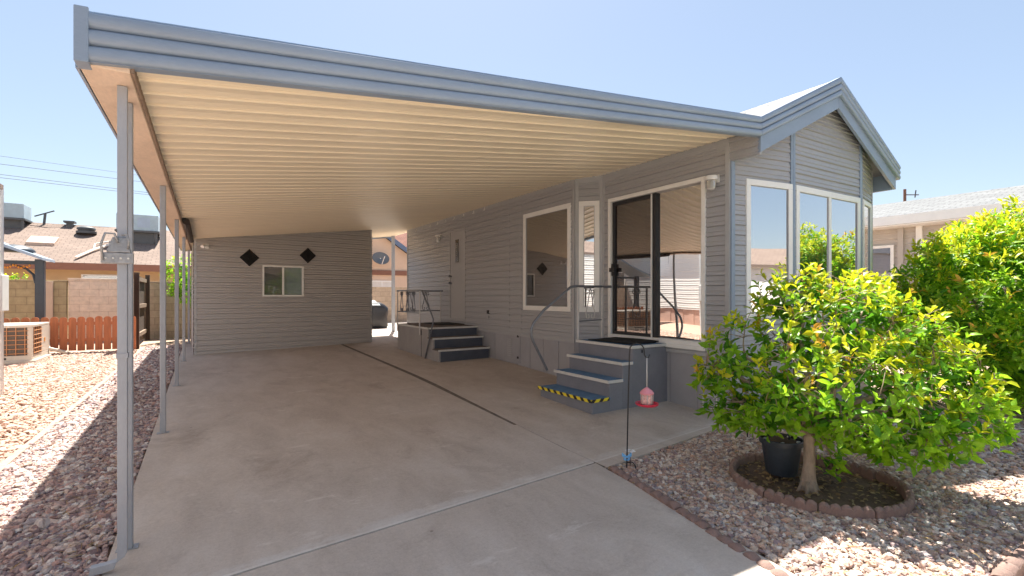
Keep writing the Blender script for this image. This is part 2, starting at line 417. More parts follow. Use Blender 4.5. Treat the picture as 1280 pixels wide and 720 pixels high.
# =================================================================== THE SETTING
def ground_sheet():
    mb = MB()
    xs = [-300, -60, -20, -8, -4, -2, -.42, 1, 2.6, 4, 5.2, 7, 10, 20, 60, 300]
    ys = [-300, -60, -12, -4, 0, 1, 2, 3, 3.5, 5, 6.5, 7.5, 9, 11, 13, 15, 16.5, 20, 40, 100, 400]
    for y in ys:
        for x in xs: mb.v.append((x, y, gz(x, y)-.055))
    n = len(xs)
    for j in range(len(ys)-1):
        for i in range(n-1): mb.f.append((j*n+i, j*n+i+1, (j+1)*n+i+1, (j+1)*n+i))
    o = mb.build('ground', M['ground']); tag(o, 'pink and tan gravel ground around the home', kind='structure')
ground_sheet()

def panel(mb, q, nx=6, ny=12, top=.0, side=.10):
    """slab panel over corners q = (near-left, near-right, far-right, far-left), following the slope"""
    a, b, c, d = [Vector(p) for p in q]; base = len(mb.v)
    for j in range(ny+1):
        for i in range(nx+1):
            s, t = i/nx, j/ny; p = (a*(1-s)+b*s)*(1-t)+(d*(1-s)+c*s)*t
            mb.v.append((p.x, p.y, gz(p.x, p.y)+top))
    w = nx+1
    for j in range(ny):
        for i in range(nx): mb.f.append((base+j*w+i, base+j*w+i+1, base+(j+1)*w+i+1, base+(j+1)*w+i))
    loop = [base+i for i in range(w)]+[base+j*w+nx for j in range(1, ny+1)]+[base+ny*w+i for i in range(nx-1, -1, -1)]+[base+j*w for j in range(ny-1, 0, -1)]
    low = len(mb.v)
    for i in loop: x, y, z = mb.v[i]; mb.v.append((x, y, z-side))
    for k in range(len(loop)):
        k2 = (k+1) % len(loop); mb.f.append((loop[k2], loop[k], low+k, low+k2))
g_ = .008
mb = MB()
JX = lambda y: 2.885 if y > 4.4 else 2.81+(y-3.06)*.056
panel(mb, [(-.44, 2.77+g_), (2.795, 3.06+g_), (2.84, 6.68), (-.44, 6.30)])
panel(mb, [(-.44, 6.306), (2.84, 6.686), (2.83, 10.28), (-.44, 9.98)])
panel(mb, [(-.44, 9.986), (2.83, 10.286), (2.81, 15.2), (-.44, 15.0)])
panel(mb, [(-.52, -2.6), (1.95, -2.6), (2.80, 3.06-g_), (-.44, 2.77-g_)], ny=14)
panel(mb, [(2.7965, 3.085), (2.8085, 3.085), (2.8467, 4.35), (2.8115, 4.35)], nx=1, ny=6)
tag(mb.build('driveway', M['concrete']), 'stained concrete driveway slabs under the carport', kind='structure')
mb = MB()
panel(mb, [(2.812, 2.93), (5.3, 3.22), (5.3, 6.98), (2.925, 6.69)])
panel(mb, [(2.925, 6.696), (5.3, 6.986), (5.3, 10.5), (2.915, 10.29)])
panel(mb, [(2.91, 10.296), (5.3, 10.506), (7.6, 19), (2.88, 19)])
tag(mb.build('patio', M['concrete']), 'concrete patio strip along the home', kind='structure')
mb = MB()
panel(mb, [(2.70, 2.95), (2.93, 2.97), (2.93, 15.2), (2.78, 15.2)], nx=1, ny=30, top=-.003)
panel(mb, [(-.42, 6.27), (5.2, 6.92), (5.2, 7.02), (-.42, 6.34)], nx=12, ny=1, top=-.012)
panel(mb, [(-.42, 9.94), (5.2, 10.45), (5.2, 10.54), (-.42, 10.02)], nx=12, ny=1, top=-.012)
tag(mb.build('joint_filler', M['joint']), 'dark filler in the slab joints', kind='structure')
mb = MB(); mb.add([(-80, -11, .002-.05), (80, -11, -.048), (80, -3.2, -.048), (-80, -3.2, -.048)], [(0, 1, 2, 3)])
tag(mb.build('road', M['asphalt']), 'asphalt road in front of the lot', kind='structure')
mb = MB(); mb.box((1.9, -2.6, -.3), (30, .60, -.012))
tag(mb.build('pavement', M['pale_concrete']), 'pale concrete pavement in front of the gravel bed', kind='structure')

mb = MB(); panel(mb, [(-.42, 2.74), (2.78, 3.02), (2.78, 3.10), (-.42, 2.82)], nx=12, ny=1, top=-.007)
tag(mb.build('joint_filler', M['joint']), 'dark grout in the front slab joint', kind='structure')
# ------------------------------------------------------------------ gravel stones
def ico(sub):
    t = (1+5**.5)/2
    v = [(-1,t,0),(1,t,0),(-1,-t,0),(1,-t,0),(0,-1,t),(0,1,t),(0,-1,-t),(0,1,-t),(t,0,-1),(t,0,1),(-t,0,-1),(-t,0,1)]
    f = [(0,11,5),(0,5,1),(0,1,7),(0,7,10),(0,10,11),(1,5,9),(5,11,4),(11,10,2),(10,7,6),(7,1,8),(3,9,4),(3,4,2),(3,2,6),(3,6,8),(3,8,9),(4,9,5),(2,4,11),(6,2,10),(8,6,7),(9,8,1)]
    v = [np.array(p)/np.linalg.norm(p) for p in v]
    for _ in range(sub):
        c = {}; nf = []
        def mid(a, b):
            k = (min(a, b), max(a, b))
            if k not in c: p = v[a]+v[b]; v.append(p/np.linalg.norm(p)); c[k] = len(v)-1
            return c[k]
        for a, b, d in f:
            x, y, z = mid(a, b), mid(b, d), mid(d, a); nf += [(a,x,z),(b,y,x),(d,z,y),(x,y,z)]
        f = nf
    return np.array(v), np.array(f)
def fast_mesh(name, verts, faces, mats, midx=None, smooth=False, label=None):
    me = bpy.data.meshes.new(name); nv = len(verts); nf, k = faces.shape
    me.vertices.add(nv); me.vertices.foreach_set('co', verts.astype(np.float32).ravel())
    me.loops.add(nf*k); me.loops.foreach_set('vertex_index', faces.astype(np.int32).ravel())
    me.polygons.add(nf); me.polygons.foreach_set('loop_start', np.arange(0, nf*k, k, dtype=np.int32)); me.polygons.foreach_set('loop_total', np.full(nf, k, dtype=np.int32))
    for m in mats: me.materials.append(m)
    if midx is not None: me.polygons.foreach_set('material_index', midx.astype(np.int32))
    me.polygons.foreach_set('use_smooth', np.full(nf, bool(smooth)))
    me.update(calc_edges=True); me.validate()
    o = bpy.data.objects.new(name, me); C.objects.link(o); return o
def stones(name, pts, size, mat, sub, smooth, label):
    V, F = ico(sub); n = len(pts); pts = np.array(pts)
    s = size*rng.lognormal(0, .28, (n, 1, 1))*np.stack([rng.uniform(.75, 1.3, n), rng.uniform(.75, 1.3, n), rng.uniform(.5, .85, n)], 1)[:, None, :]
    jit = rng.normal(0, .17, (n, len(V), 1))+1
    v = V[None]*jit*s
    a, b = rng.uniform(0, 2*np.pi, n), rng.normal(0, .45, n)
    ca, sa, cb, sb = np.cos(a), np.sin(a), np.cos(b), np.sin(b)
    x, y, z = v[..., 0], v[..., 1], v[..., 2]
    y2, z2 = y*cb[:, None]-z*sb[:, None], y*sb[:, None]+z*cb[:, None]
    v = np.stack([x*ca[:, None]-y2*sa[:, None], x*sa[:, None]+y2*ca[:, None], z2], -1)+pts[:, None, :]
    f = (F[None]+(np.arange(n)*len(V))[:, None, None]).reshape(-1, 3)
    o = fast_mesh(name, v.reshape(-1, 3), f, [mat], smooth=smooth)
    return tag(o, label, kind='stuff')
def scatter(x0, x1, y0, y1, step, ok, lift):
    out = []
    for y in np.arange(y0, y1, step):
        for x in np.arange(x0, x1, step):
            px, py = x+random.uniform(-.55, .55)*step, y+random.uniform(-.55, .55)*step
            if ok(px, py): out.append((px, py, gz(px, py)+lift+random.uniform(-.010, .010)))
    return out
ANG = lambda x, y: 640+600*(x*.8422-y*.5391)/max(.1, x*.5391+y*.8422)     # rough heading, only to skip stones far outside any useful view
edge_x = lambda y: -1.40+.02*max(0, y-5)
okL = lambda x, y: edge_x(y)+.015 < x < -.455 and ANG(x, y) > -160
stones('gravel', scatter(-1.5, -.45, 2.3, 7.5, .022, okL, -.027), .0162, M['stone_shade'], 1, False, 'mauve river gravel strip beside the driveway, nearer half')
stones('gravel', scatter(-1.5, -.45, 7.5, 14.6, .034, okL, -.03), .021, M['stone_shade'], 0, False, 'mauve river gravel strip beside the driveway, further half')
okP = lambda x, y: x < edge_x(y)-.015 and ANG(x, y) > -120 and not (x < -2.25 and y < 9.3)
stones('gravel', scatter(-3.6, -1.3, 4.0, 14.0, .036, okP, -.035), .022, M['stone_pink'], 0, False, 'bright orange pink gravel yard beside the neighbour')
RC = (3.93, 1.85); RR = .605
def okR(x, y):
    if math.hypot(x-RC[0], y-RC[1]) < RR-.02: return False
    dx = 2.80-(3.06-y)*.15
    if x < dx+.05: return False
    if y > 2.93+(x-2.81)*.117-.01: return False
    return y > .66
stones('gravel', scatter(2.3, 5.2, .62, 3.25, .0185, okR, -.024), .0142, M['stone_right'], 1, False, 'pink and grey gravel bed around the tree ring')
stones('gravel', scatter(5.2, 9.6, .62, 3.3, .033, okR, -.028), .021, M['stone_right'], 0, False, 'sunlit gravel further right under the hedge')

# buried border strip between the two gravels
mb = MB()
for i in range(24):
    y0 = 3.2+i*.47; y1 = y0+.465
    x0, x1 = edge_x(y0)+random.uniform(-.01, .01), edge_x(y1)+random.uniform(-.01, .01)
    z0, z1 = gz(x0, y0), gz(x1, y1)
    mb.hexa([(x0-.035, y0, z0-.06), (x0+.035, y0, z0-.06), (x1+.035, y1, z1-.06), (x1-.035, y1, z1-.06), (x0-.03, y0, z0-.008), (x0+.03, y0, z0-.008), (x1+.03, y1, z1-.008), (x1-.03, y1, z1-.008)])
o = mb.build('border_strip', simple('dusty_border', (.36, .25, .195), .9, .2, 8, .5)); tag(o, 'low dusty concrete border strip between pink and mauve gravel', 'border strip')

# ------------------------------------------------------------------ soil in the ring, leaf litter
mb = MB(); n_ = 40; rings = [0, .2, .4, .55, .595]
for r in rings:
    for k in range(n_):
        a = 2*math.pi*k/n_; mb.v.append((RC[0]+r*math.cos(a), RC[1]+r*math.sin(a), -.045+.04*(1-r/.7)+random.uniform(-.008, .008)))
for i in range(len(rings)-1):
    for k in range(n_): mb.f.append((i*n_+k, i*n_+(k+1) % n_, (i+1)*n_+(k+1) % n_, (i+1)*n_+k))
tag(mb.build('soil', M['soil'], smooth='all'), 'dark soil inside the tree ring', kind='structure')

def leaves(name, base, dirs, up, length, width, mats, midx, label=None, curl=.18, parent=None):
    """base (n,3), dirs unit (n,3), up (n,3)"""
    n = len(base); d = dirs/np.linalg.norm(dirs, axis=1, keepdims=True)
    s = np.cross(d, up); s /= np.linalg.norm(s, axis=1, keepdims=True)+1e-9; u = np.cross(s, d)
    Lh, W = length[:, None], width[:, None]
    cu = (curl*rng.uniform(.3, 1.6, (n, 1)))*Lh; fo = W*rng.uniform(.12, .5, (n, 1))
    b = base; m = base+d*Lh*.5+u*(cu*.15); t = base+d*Lh-u*cu
    r1 = base+d*Lh*.30+s*W*.42+u*(fo*.8+cu*.10); r2 = base+d*Lh*.66+s*W*.44+u*(fo*.7-cu*.2)
    l1 = base+d*Lh*.30-s*W*.42+u*(fo*.8+cu*.10); l2 = base+d*Lh*.66-s*W*.44+u*(fo*.7-cu*.2)
    v = np.stack([b, r1, r2, t, l2, l1, m], 1).reshape(-1, 3)
    q = np.array([[0, 1, 2, 6], [6, 2, 3, 3], [0, 6, 4, 5], [6, 3, 4, 4]])
    tri = np.array([[0, 1, 6], [1, 2, 6], [2, 3, 6], [6, 3, 4], [6, 4, 5], [0, 6, 5]])
    f = (tri[None]+(np.arange(n)*7)[:, None, None]).reshape(-1, 3)
    o = fast_mesh(name, v, f, mats, np.repeat(midx, 6), smooth=True)
    if parent is not None:
        off = Vector((0, 0, 0)); p = parent
        while p: off += p.location; p = p.parent
        o.data.transform(Matrix.Translation(-off)); o.parent = parent
    return o
def litter(n, fn, ln, wd, mat, label):
    P = np.array([fn() for _ in range(n)])
    a = rng.uniform(0, 2*np.pi, n); d = np.stack([np.cos(a), np.sin(a), rng.uniform(-.1, .15, n)], 1)
    up = np.tile([0, 0, 1.], (n, 1))+rng.normal(0, .35, (n, 3))
    o = leaves('leaf_litter', P, d, up, ln*rng.uniform(.6, 1.3, n), wd*rng.uniform(.6, 1.3, n), [mat], np.zeros(n, int), curl=.1)
    return tag(o, label, kind='stuff')
def in_ring():
    r, a = .60*math.sqrt(random.random()), random.uniform(0, 6.28); return (RC[0]+r*math.cos(a), RC[1]+r*math.sin(a), -.030+.036*(1-r/.7))
litter(420, in_ring, .045, .022, M['dry'], 'dry fallen leaves on the soil of the ring')
litter(260, lambda: (lambda x, y: (x, y, .012))(random.uniform(2.7, 5.2), random.uniform(.8, 2.9)), .045, .012, M['dry'], 'dry leaves scattered on the gravel bed')
litter(170, lambda: (lambda y: (random.uniform(-.85, -.47), y, gz(-.6, y)+.005))(random.uniform(2.6, 5.5)), .09, .006, M['dry'], 'yellow dry needles in the mauve gravel')

# =================================================================== CARPORT
car = thing('carport', 'grey carport with ribbed cream roof, sloping fascia and square posts', 'carport', (2.2, 9, 0))
Y0, Y1, XL, XR = 2.97, 15.0, -.43, 5.125
mb = MB(); pitch = .2; prof = []
y = Y0
while y < Y1:
    for f, h in ((0, 0), (.2, .005), (.42, .007), (.64, .0), (.68, .002), (.73, .019), (.77, .021), (.80, .006), (.84, .006), (.89, .021), (.93, .021), (.96, .002)):
        if y+f*pitch <= Y1: prof.append((y+f*pitch, h))
    y += pitch
nX = 8; n_ = len(prof)
for i in range(nX+1):
    x = XL+(XR-XL)*i/nX
    for (yy, h) in prof: mb.v.append((x, yy, pan_z(x, yy)+h))
for i in range(nX):
    for j in range(n_-1): mb.f.append((i*n_+j, i*n_+j+1, (i+1)*n_+j+1, (i+1)*n_+j))
b = len(mb.v)   # flat upper skin closes the slab
for x in (XL, XR):
    for yy in (Y0, Y1): mb.v.append((x, yy, pan_z(x, yy)+.075))
mb.f.append((b, b+2, b+3, b+1))
mb.f.append((0, n_*nX, b+2, b)); mb.f.append((n_-1, b+1, b+3, n_*nX+n_-1))
mb.add([(XL, Y0, pan_z(XL, Y0)), (XL, Y1, pan_z(XL, Y1)), (XL, Y1, pan_z(XL, Y1)+.075), (XL, Y0, pan_z(XL, Y0)+.075)], [(0, 1, 2, 3)])
mb.build('roof_panel', M['pan'], car)
# beam / gutter box along the posts
mb = MB()
def yz(x0, x1, dz0, dz1, ya, yb): 
    a, c = pan_z(-.4, ya), pan_z(-.4, yb)
    mb.hexa([(x0, ya, a+dz0), (x1, ya, a+dz0), (x1, yb, c+dz0), (x0, yb, c+dz0), (x0, ya, a+dz1), (x1, ya, a+dz1), (x1, yb, c+dz1), (x0, yb, c+dz1)])
yz(-.50, -.305, -.028, .10, Y0, Y1)
mb.build('beam', M['beam'], car, bevel=.006)
mb = MB(); yz(-.303, -.290, -.024, .02, Y0, Y1); mb.build('edge_angle', M['mid_wood'], car)
# ribbed front fascia
def ribbed(mb, p0, p1, h0, h1, ydir=-1, n=3, bulge=.024, back=.05):
    """p0,p1 = lower edge points (x,y,z); ribs stack upward"""
    prof = []
    for r in range(n):
        for k in range(9):
            a = math.pi*k/8; prof.append(((r+.04+.92*(1-math.cos(a))/2)/n, bulge*math.sin(a)**.7+.004))
        prof.append(((r+1)/n, 0))
    prof = [(0, -back), (0, .012)]+[(0.012, .012)]+prof+[(1, .016), (1.0, -back)]
    b = len(mb.v); m = len(prof)
    for p, h in ((p0, h0), (p1, h1)):
        for t, d in prof: mb.v.append((p[0], p[1]+ydir*d, p[2]+t*h))
    for i in range(m-1): mb.f.append((b+i, b+m+i, b+m+i+1, b+i+1))
    mb.f.append((b+m-1, b+2*m-1, b+m, b)); mb.f.append(tuple(b+i for i in range(m))); mb.f.append(tuple(b+m+i for i in range(m))[::-1])
    return mb
FY = 2.95
FL, FR = (-.455, FY, 2.509), (5.10, FY, 3.160)
mb = MB(); ribbed(mb, FL, FR, .233, .214); fas = mb.build('front_fascia', M['fascia'], car, smooth=True)
mb = MB(); mb.hexa([(-.505, 2.92, 2.495), (-.452, 2.92, 2.50), (-.452, 3.02, 2.50), (-.505, 3.02, 2.495), (-.505, 2.92, 2.752), (-.452, 2.92, 2.756), (-.452, 3.02, 2.756), (-.505, 3.02, 2.752)])
mb.build('end_cap', M['fascia'], fas, bevel=.004)
# side fascia seen from the neighbour's side
mb = MB(); yz(-.515, -.503, -.03, .20, 3.02, Y1); mb.build('side_fascia', M['fascia'], car)
mb = MB(); mb.hexa([(-.45, Y1+.002, pan_z(-.45, Y1)-.04), (5.1, Y1+.002, pan_z(5.1, Y1)-.04), (5.1, Y1+.03, pan_z(5.1, Y1)-.04), (-.45, Y1+.03, pan_z(-.45, Y1)-.04), (-.45, Y1+.002, pan_z(-.45, Y1)+.16), (5.1, Y1+.002, pan_z(5.1, Y1)+.16), (5.1, Y1+.03, pan_z(5.1, Y1)+.16), (-.45, Y1+.03, pan_z(-.45, Y1)+.16)])
mb.build('rear_fascia', M['fascia'], car)
def post(x, y, w=.05, top=None):
    mb = MB(); z1 = top if top else pan_z(-.4, y)-.029
    mb.box((x-w/2, y-w/2, gz(x, y)-.02), (x+w/2, y+w/2, z1)); o = mb.build('support_post', M['post'], car, bevel=.007)
    mb = MB(); mb.box((x-.05, y-w/2-.006, gz(x, y)), (x+.05, y+w/2+.006, gz(x, y)+.006)); mb.build('base_plate', M['plate'], o)
    return o
for x, y in ((-.366, 3.44), (-.352, 5.93), (-.345, 8.58), (-.34, 11.25), (-.338, 14.6)): post(x, y)
post(5.0, 14.75, .09, pan_z(5.0, 14.75)-.002)
# downspout with elbow
def rect_tube(mb, pts, wx, wy):
    b = len(mb.v)
    for i, (x, y, z, tilt) in enumerate(pts):
        # section in local frame rotated about Y-ish axis by tilt (0 vertical run, 90 = running toward -X)
        c, s = math.cos(R(tilt)), math.sin(R(tilt))
        for a, d in ((-1, -1), (1, -1), (1, 1), (-1, 1)):
            mb.v.append((x+a*wx/2*c, y+d*wy/2, z+a*wx/2*s))
    for i in range(len(pts)-1):
        for k in range(4): k2 = (k+1) % 4; mb.f.append((b+4*i+k, b+4*i+k2, b+4*i+4+k2, b+4*i+4+k))
    return mb
mb = MB(); rect_tube(mb, [(-.358, 3.18, 2.50, 0), (-.358, 3.18, .10, 0), (-.364, 3.18, .065, 35), (-.385, 3.182, .042, 68), (-.43, 3.19, .032, 80), (-.49, 3.20, .026, 82)], .040, .042)
ds = mb.build('downspout', M['post'], car, bevel=.005)
mb = MB(); mb.box((-.382, 3.155, 1.1), (-.334, 3.205, 1.125)); mb.build('strap', M['post'], ds)
# stamped hose hanger on the post
hg = thing('hose_hanger', 'grey stamped metal hose hanger fixed to the nearest carport post', 'hose hanger', (-.40, 3.29, 1.58))
mb = MB(); mb.hexa([(-.475, 3.27, 1.585), (-.345, 3.27, 1.585), (-.345, 3.30, 1.585), (-.475, 3.30, 1.585), (-.475, 3.27, 1.64), (-.345, 3.27, 1.64), (-.345, 3.30, 1.64), (-.475, 3.30, 1.64)])
mb.hexa([(-.455, 3.275, 1.642), (-.355, 3.275, 1.642), (-.355, 3.30, 1.642), (-.455, 3.30, 1.642), (-.43, 3.28, 1.72), (-.37, 3.28, 1.72), (-.37, 3.30, 1.72), (-.43, 3.30, 1.72)])
mb.build('back_plate', M['plate'], hg, bevel=.004)
mb = MB(); mb.tube([(-.465, 3.262, 1.60), (-.47, 3.25, 1.68), (-.455, 3.255, 1.735), (-.42, 3.262, 1.735), (-.405, 3.266, 1.69)], .006, 6); mb.tube([(-.365, 3.262, 1.66), (-.36, 3.25, 1.70), (-.37, 3.255, 1.735), (-.39, 3.262, 1.73)], .006, 6)
mb.build('scroll', M['plate'], hg, smooth='all')
for k in range(4): mb = MB(); mb.tube([(-.455+k*.03, 3.268, 1.612), (-.455+k*.03, 3.262, 1.612)], .005, 8); mb.build('rivet', M['nosing'], hg)
hg.location.x += .035; hg.location.y -= .135
# rolled shade along the beam
rs = thing('rolled_shade', 'dark brown rolled-up shade hanging under the carport edge near the shed', 'shade', (-.26, 10.3, 2.5))
mb = MB(); za, zb = pan_z(-.26, 8.7), pan_z(-.26, 11.9)
mb.tube([(-.235, 8.7, za-.05), (-.235, 11.9, zb-.05)], .048, 14); mb.build('roll', M['shade'], rs, smooth=True)
mb = MB(); mb.box((-.285, 8.68, za-.045), (-.235, 8.70, za+.0)); mb.build('bracket', M['black'], rs)
mb = MB(); mb.box((-.285, 11.9, zb-.045), (-.235, 11.92, zb)); mb.build('bracket', M['black'], rs)
mb = MB(); mb.tube([(-.235, 8.72, za-.1), (-.235, 8.72, za-.32)], .004, 5); mb.build('pull_cord', M['black'], rs)

# =================================================================== MOBILE HOME
home = thing('mobile_home', 'grey lap-sided park home with white-framed windows and gabled front', 'house', (6.8, 8, 0))
A, B, Cc, Dd = (5.155, 3.34), (5.155, 5.46), (4.86, 5.766), (4.86, 13.1)
Ee, Ff, Hh, Kk = (6.16, 3.16), (7.87, 3.09), (8.61, 3.235), (8.61, 13.1)
SK, EV = .72, 3.27
# all planes below run so that the outside is on the right-hand side of travel
def V2(p): return Vector(p)
side_dir = [(Dd, Cc), (Cc, B), (B, A)]
# door wall B->A : u = 5.42 - y
door_u = (5.46-5.31, 5.46-3.66); DZ = (.80, 2.87)
win_u = (13.1-7.17, 13.1-5.86); WZ = (1.18, 2.878)
rear_u = (13.1-10.28, 13.1-9.50); RZ = (.86, 2.92)
mb = MB()
siding(mb, Dd, Cc, SK, EV, holes=[(win_u[0], win_u[1], *WZ), (rear_u[0], rear_u[1], *RZ)])
nar = .065, .365; NZ = (1.18, 2.878)
siding(mb, Cc, B, SK, EV, holes=[(nar[0], nar[1], *NZ)])
siding(mb, B, A, SK, EV, holes=[(door_u[0], door_u[1], *DZ)])
mb.build('side_wall', M['siding'], home)
# gable front
PK = (6.94, 4.14); SL = .477
def roof_under(x): return PK[1]-SL*abs(x-PK[0])
def gable_tops(P0, P1):
    W = (V2(P1)-V2(P0)).length; xs = [P0[0]]
    if P0[0] < PK[0] < P1[0]: xs.append(PK[0])
    xs.append(P1[0]); out = []
    for a, c in zip(xs, xs[1:]):
        out.append(((a-P0[0])/(P1[0]-P0[0])*W, (c-P0[0])/(P1[0]-P0[0])*W, roof_under(a), roof_under(c)))
    return out
W1 = (V2(Ee)-V2(A)).length; W2 = (V2(Ff)-V2(Ee)).length; W3 = (V2(Hh)-V2(Ff)).length
BW = (1.16, 2.80)
mb = MB()
w1 = (.24, W1-.02); w2 = (.07, W2-.05); w3 = (.10, W3-.12)
siding(mb, A, Ee, SK, 9, holes=[(*w1, *BW)], tops=gable_tops(A, Ee))
siding(mb, Ee, Ff, SK, 9, holes=[(*w2, *BW)], tops=gable_tops(Ee, Ff))
siding(mb, Ff, Hh, SK, 9, holes=[(*w3, *BW)], tops=gable_tops(Ff, Hh))
mb.build('front_wall', M['siding'], home)
mb = MB(); siding(mb, Hh, Kk, SK, 3.3); siding(mb, Kk, Dd, SK, 3.3); mb.box((4.95, 13.05, 3.25), (8.55, 13.09, 3.3)); mb.build('rear_wall', M['siding'], home)
# corner and seam trims
def trim(P0, P1, u, z0, z1, w=.05, d=.022, mat='trim_grey'):
    mb = MB(); mb.wbox(P0, P1, u-w/2, u+w/2, z0, z1, -.01, d); return mb.build('corner_trim', M[mat], home, bevel=.004)
trim(B, A, 2.12-.022, SK, 3.2, .06, .024); 
trim(A, Ee, .025, SK, 3.22, .06, .026, 'fascia')
trim(B, A, .03, SK, EV, .055); trim(Cc, B, .425-.03, SK, EV, .05); trim(Cc, B, .03, SK, EV, .05); trim(Dd, Cc, 7.334-.025, SK, EV, .05)
trim(Dd, Cc, 13.1-7.27, SK, EV, .022, .018); trim(Dd, Cc, 13.1-7.68, SK, EV, .022, .018); trim(Dd, Cc, .03, .2, EV, .06)
trim(A, Ee, W1-.022, SK, roof_under(6.14), .045, .026, 'fascia'); trim(Ee, Ff, .022, SK, roof_under(6.18), .045, .026, 'fascia')
trim(Ee, Ff, W2-.022, SK, roof_under(7.85), .045, .024, 'fascia'); trim(Ff, Hh, .022, SK, roof_under(7.9), .04, .024, 'fascia'); trim(Ff, Hh, W3-.02, SK, roof_under(8.58), .05, .024, 'trim_grey')
# frieze under the eave, carried forward to the rake
mb = MB(); siding(mb, (5.148, 3.34), (5.148, 2.985), 2.99, 3.25, base=0); mb.box((5.15, 2.985, 2.985), (5.19, 3.33, 3.25)); mb.build('eave_return', M['siding'], home)
mb = MB()
for (P0, P1) in side_dir:
    Wd = (V2(P1)-V2(P0)).length; mb.wbox(P0, P1, 0, Wd, 3.17, 3.30, -.02, .020)
mb.build('eave_trim', M['trim_grey'], home, bevel=.004)
# skirting
def skirt(P0, P1, step=.41, vents=()):
    Wd = (V2(P1)-V2(P0)).length; mb = MB()
    p0 = V2(P0); t = (V2(P1)-p0).normalized()
    n = max(1, round(Wd/step))
    for i in range(n):
        u0, u1 = i*Wd/n, (i+1)*Wd/n-.012; q = p0+t*u0
        mb.wbox(P0, P1, u0, u1, -.02, SK-.02, -.04, .004)
    mb.wbox(P0, P1, 0, Wd, -.02, SK-.02, -.05, -.008)
    return mb.build('skirting', M['skirt'], home, bevel=.003)
for a, c in side_dir+[(A, Ee), (Ee, Ff), (Ff, Hh), (Hh, Kk)]: skirt(a, c)
mb = MB()
for (P0, P1) in side_dir+[(A, Ee), (Ee, Ff), (Ff, Hh)]:
    Wd = (V2(P1)-V2(P0)).length; mb.wbox(P0, P1, 0, Wd, SK-.035, SK+.012, -.02, .026)
mb.build('skirting_cap', M['trim_grey'], home, bevel=.004)
# access door in the skirting, with louvred vent
mb = MB(); mb.wbox(Dd, Cc, 13.1-8.18, 13.1-7.30, .19, .735, .0, .018); pn = mb.build('access_panel', M['skirt'], home, bevel=.004)
for z in (.27, .66):
    mb = MB(); mb.wbox(Dd, Cc, 13.1-7.38, 13.1-7.34, z, z+.04, .018, .03); mb.build('latch', M['black'], pn)
mb = MB()
for k in range(9): mb.wbox(Dd, Cc, 13.1-7.72, 13.1-7.56, .29+k*.038, .31+k*.038, .016, .03)
mb.build('louvre', M['trim_grey'], pn)
# lattice vent near the front corner
mb = MB(); uu = 5.46-3.60
mb.frame(B, A, uu-.10, uu+.10, .06, .22, .014, .003, .014)
for k in range(-4, 9):
    for sgn in (1, -1):
        pts = []
        x0 = uu-.09+k*.025
        for zz in (.072, .208):
            xx = x0+(zz-.072)*sgn+(0 if sgn > 0 else .136*0+.05)
            pts.append((5.155-.006-.004*sgn*.2, 5.46-xx, zz))
        if all(uu-.09 < 5.46-p[1] < uu+.09 for p in pts): mb.tube(pts, .004, 4)
mb.build('lattice_vent', M['lattice'], home)
# outlets and light fixtures
mb = MB(); mb.wbox(Dd, Cc, 13.1-8.50, 13.1-8.43, 1.06, 1.13, .0, .03); mb.build('outlet_box', M['black'], home)
mb = MB(); mb.wbox(Dd, Cc, 13.1-8.50, 13.1-8.43, .96, 1.02, .0, .03); mb.build('outlet_box', M['trim_grey'], home)
def wall_light(x, y, z):
    mb = MB(); mb.box((x-.02, y-.055, z+.03), (x-.004, y+.055, z+.12)); mb.lathe((x-.085, y, z), [(.02, .10), (.07, .10), (.075, .085), (.075, .055), (.065, .05), (.03, .05)], 18)
    o = mb.build('wall_light', M['fixture'], home, smooth=True)
    mb = MB(); mb.lathe((x-.085, y, z), [(.045, .05), (.052, 0), (.045, -.05), (.02, -.062)], 16); mb.build('jar', M['jar'], o, smooth=True)
wall_light(5.145, 3.52, 2.74); wall_light(4.85, 10.75, 2.80)
# windows
def window(P0, P1, u0, u1, z0, z1, w, pane, mull=(), mat='white', deep=.03):
    mb = MB(); mb.frame(P0, P1, u0-.008, u1+.008, z0-.008, z1+.008, w, -.02, deep)
    for m_ in mull: mb.wbox(P0, P1, m_-w*.42, m_+w*.42, z0+w-.008, z1-w+.008, -.02, deep-.003)
    o = mb.build('window', M[mat], home, bevel=.004)
    inner = MB(); inner.frame(P0, P1, u0+w-.008, u1-w+.008, z0+w-.008, z1-w+.008, .008, -.01, .016); inner.build('bead', M['trim_grey'], o)
    cuts = [u0+w]+[c for m_ in mull for c in (m_-w*.42, m_+w*.42)]+[u1-w]
    for k in range(0, len(cuts), 2):
        mb = MB(); mb.wbox(P0, P1, cuts[k]-.004, cuts[k+1]+.004, z0+w-.012, z1-w+.012, -.004, .009); mb.build('pane', pane, o)
    return o
window(Dd, Cc, *win_u, *WZ, .075, M['glass_dark'])
window(Cc, B, *nar, *NZ, .075, M['glass_bright'])
window(A, Ee, *w1, *BW, .07, M['glass_bright'], deep=.028)
window(Ee, Ff, *w2, *BW, .075, M['glass_bright'], mull=((w2[0]+w2[1])/2,), deep=.028)
window(Ff, Hh, *w3, *BW, .06, M['glass_bright'], deep=.028)
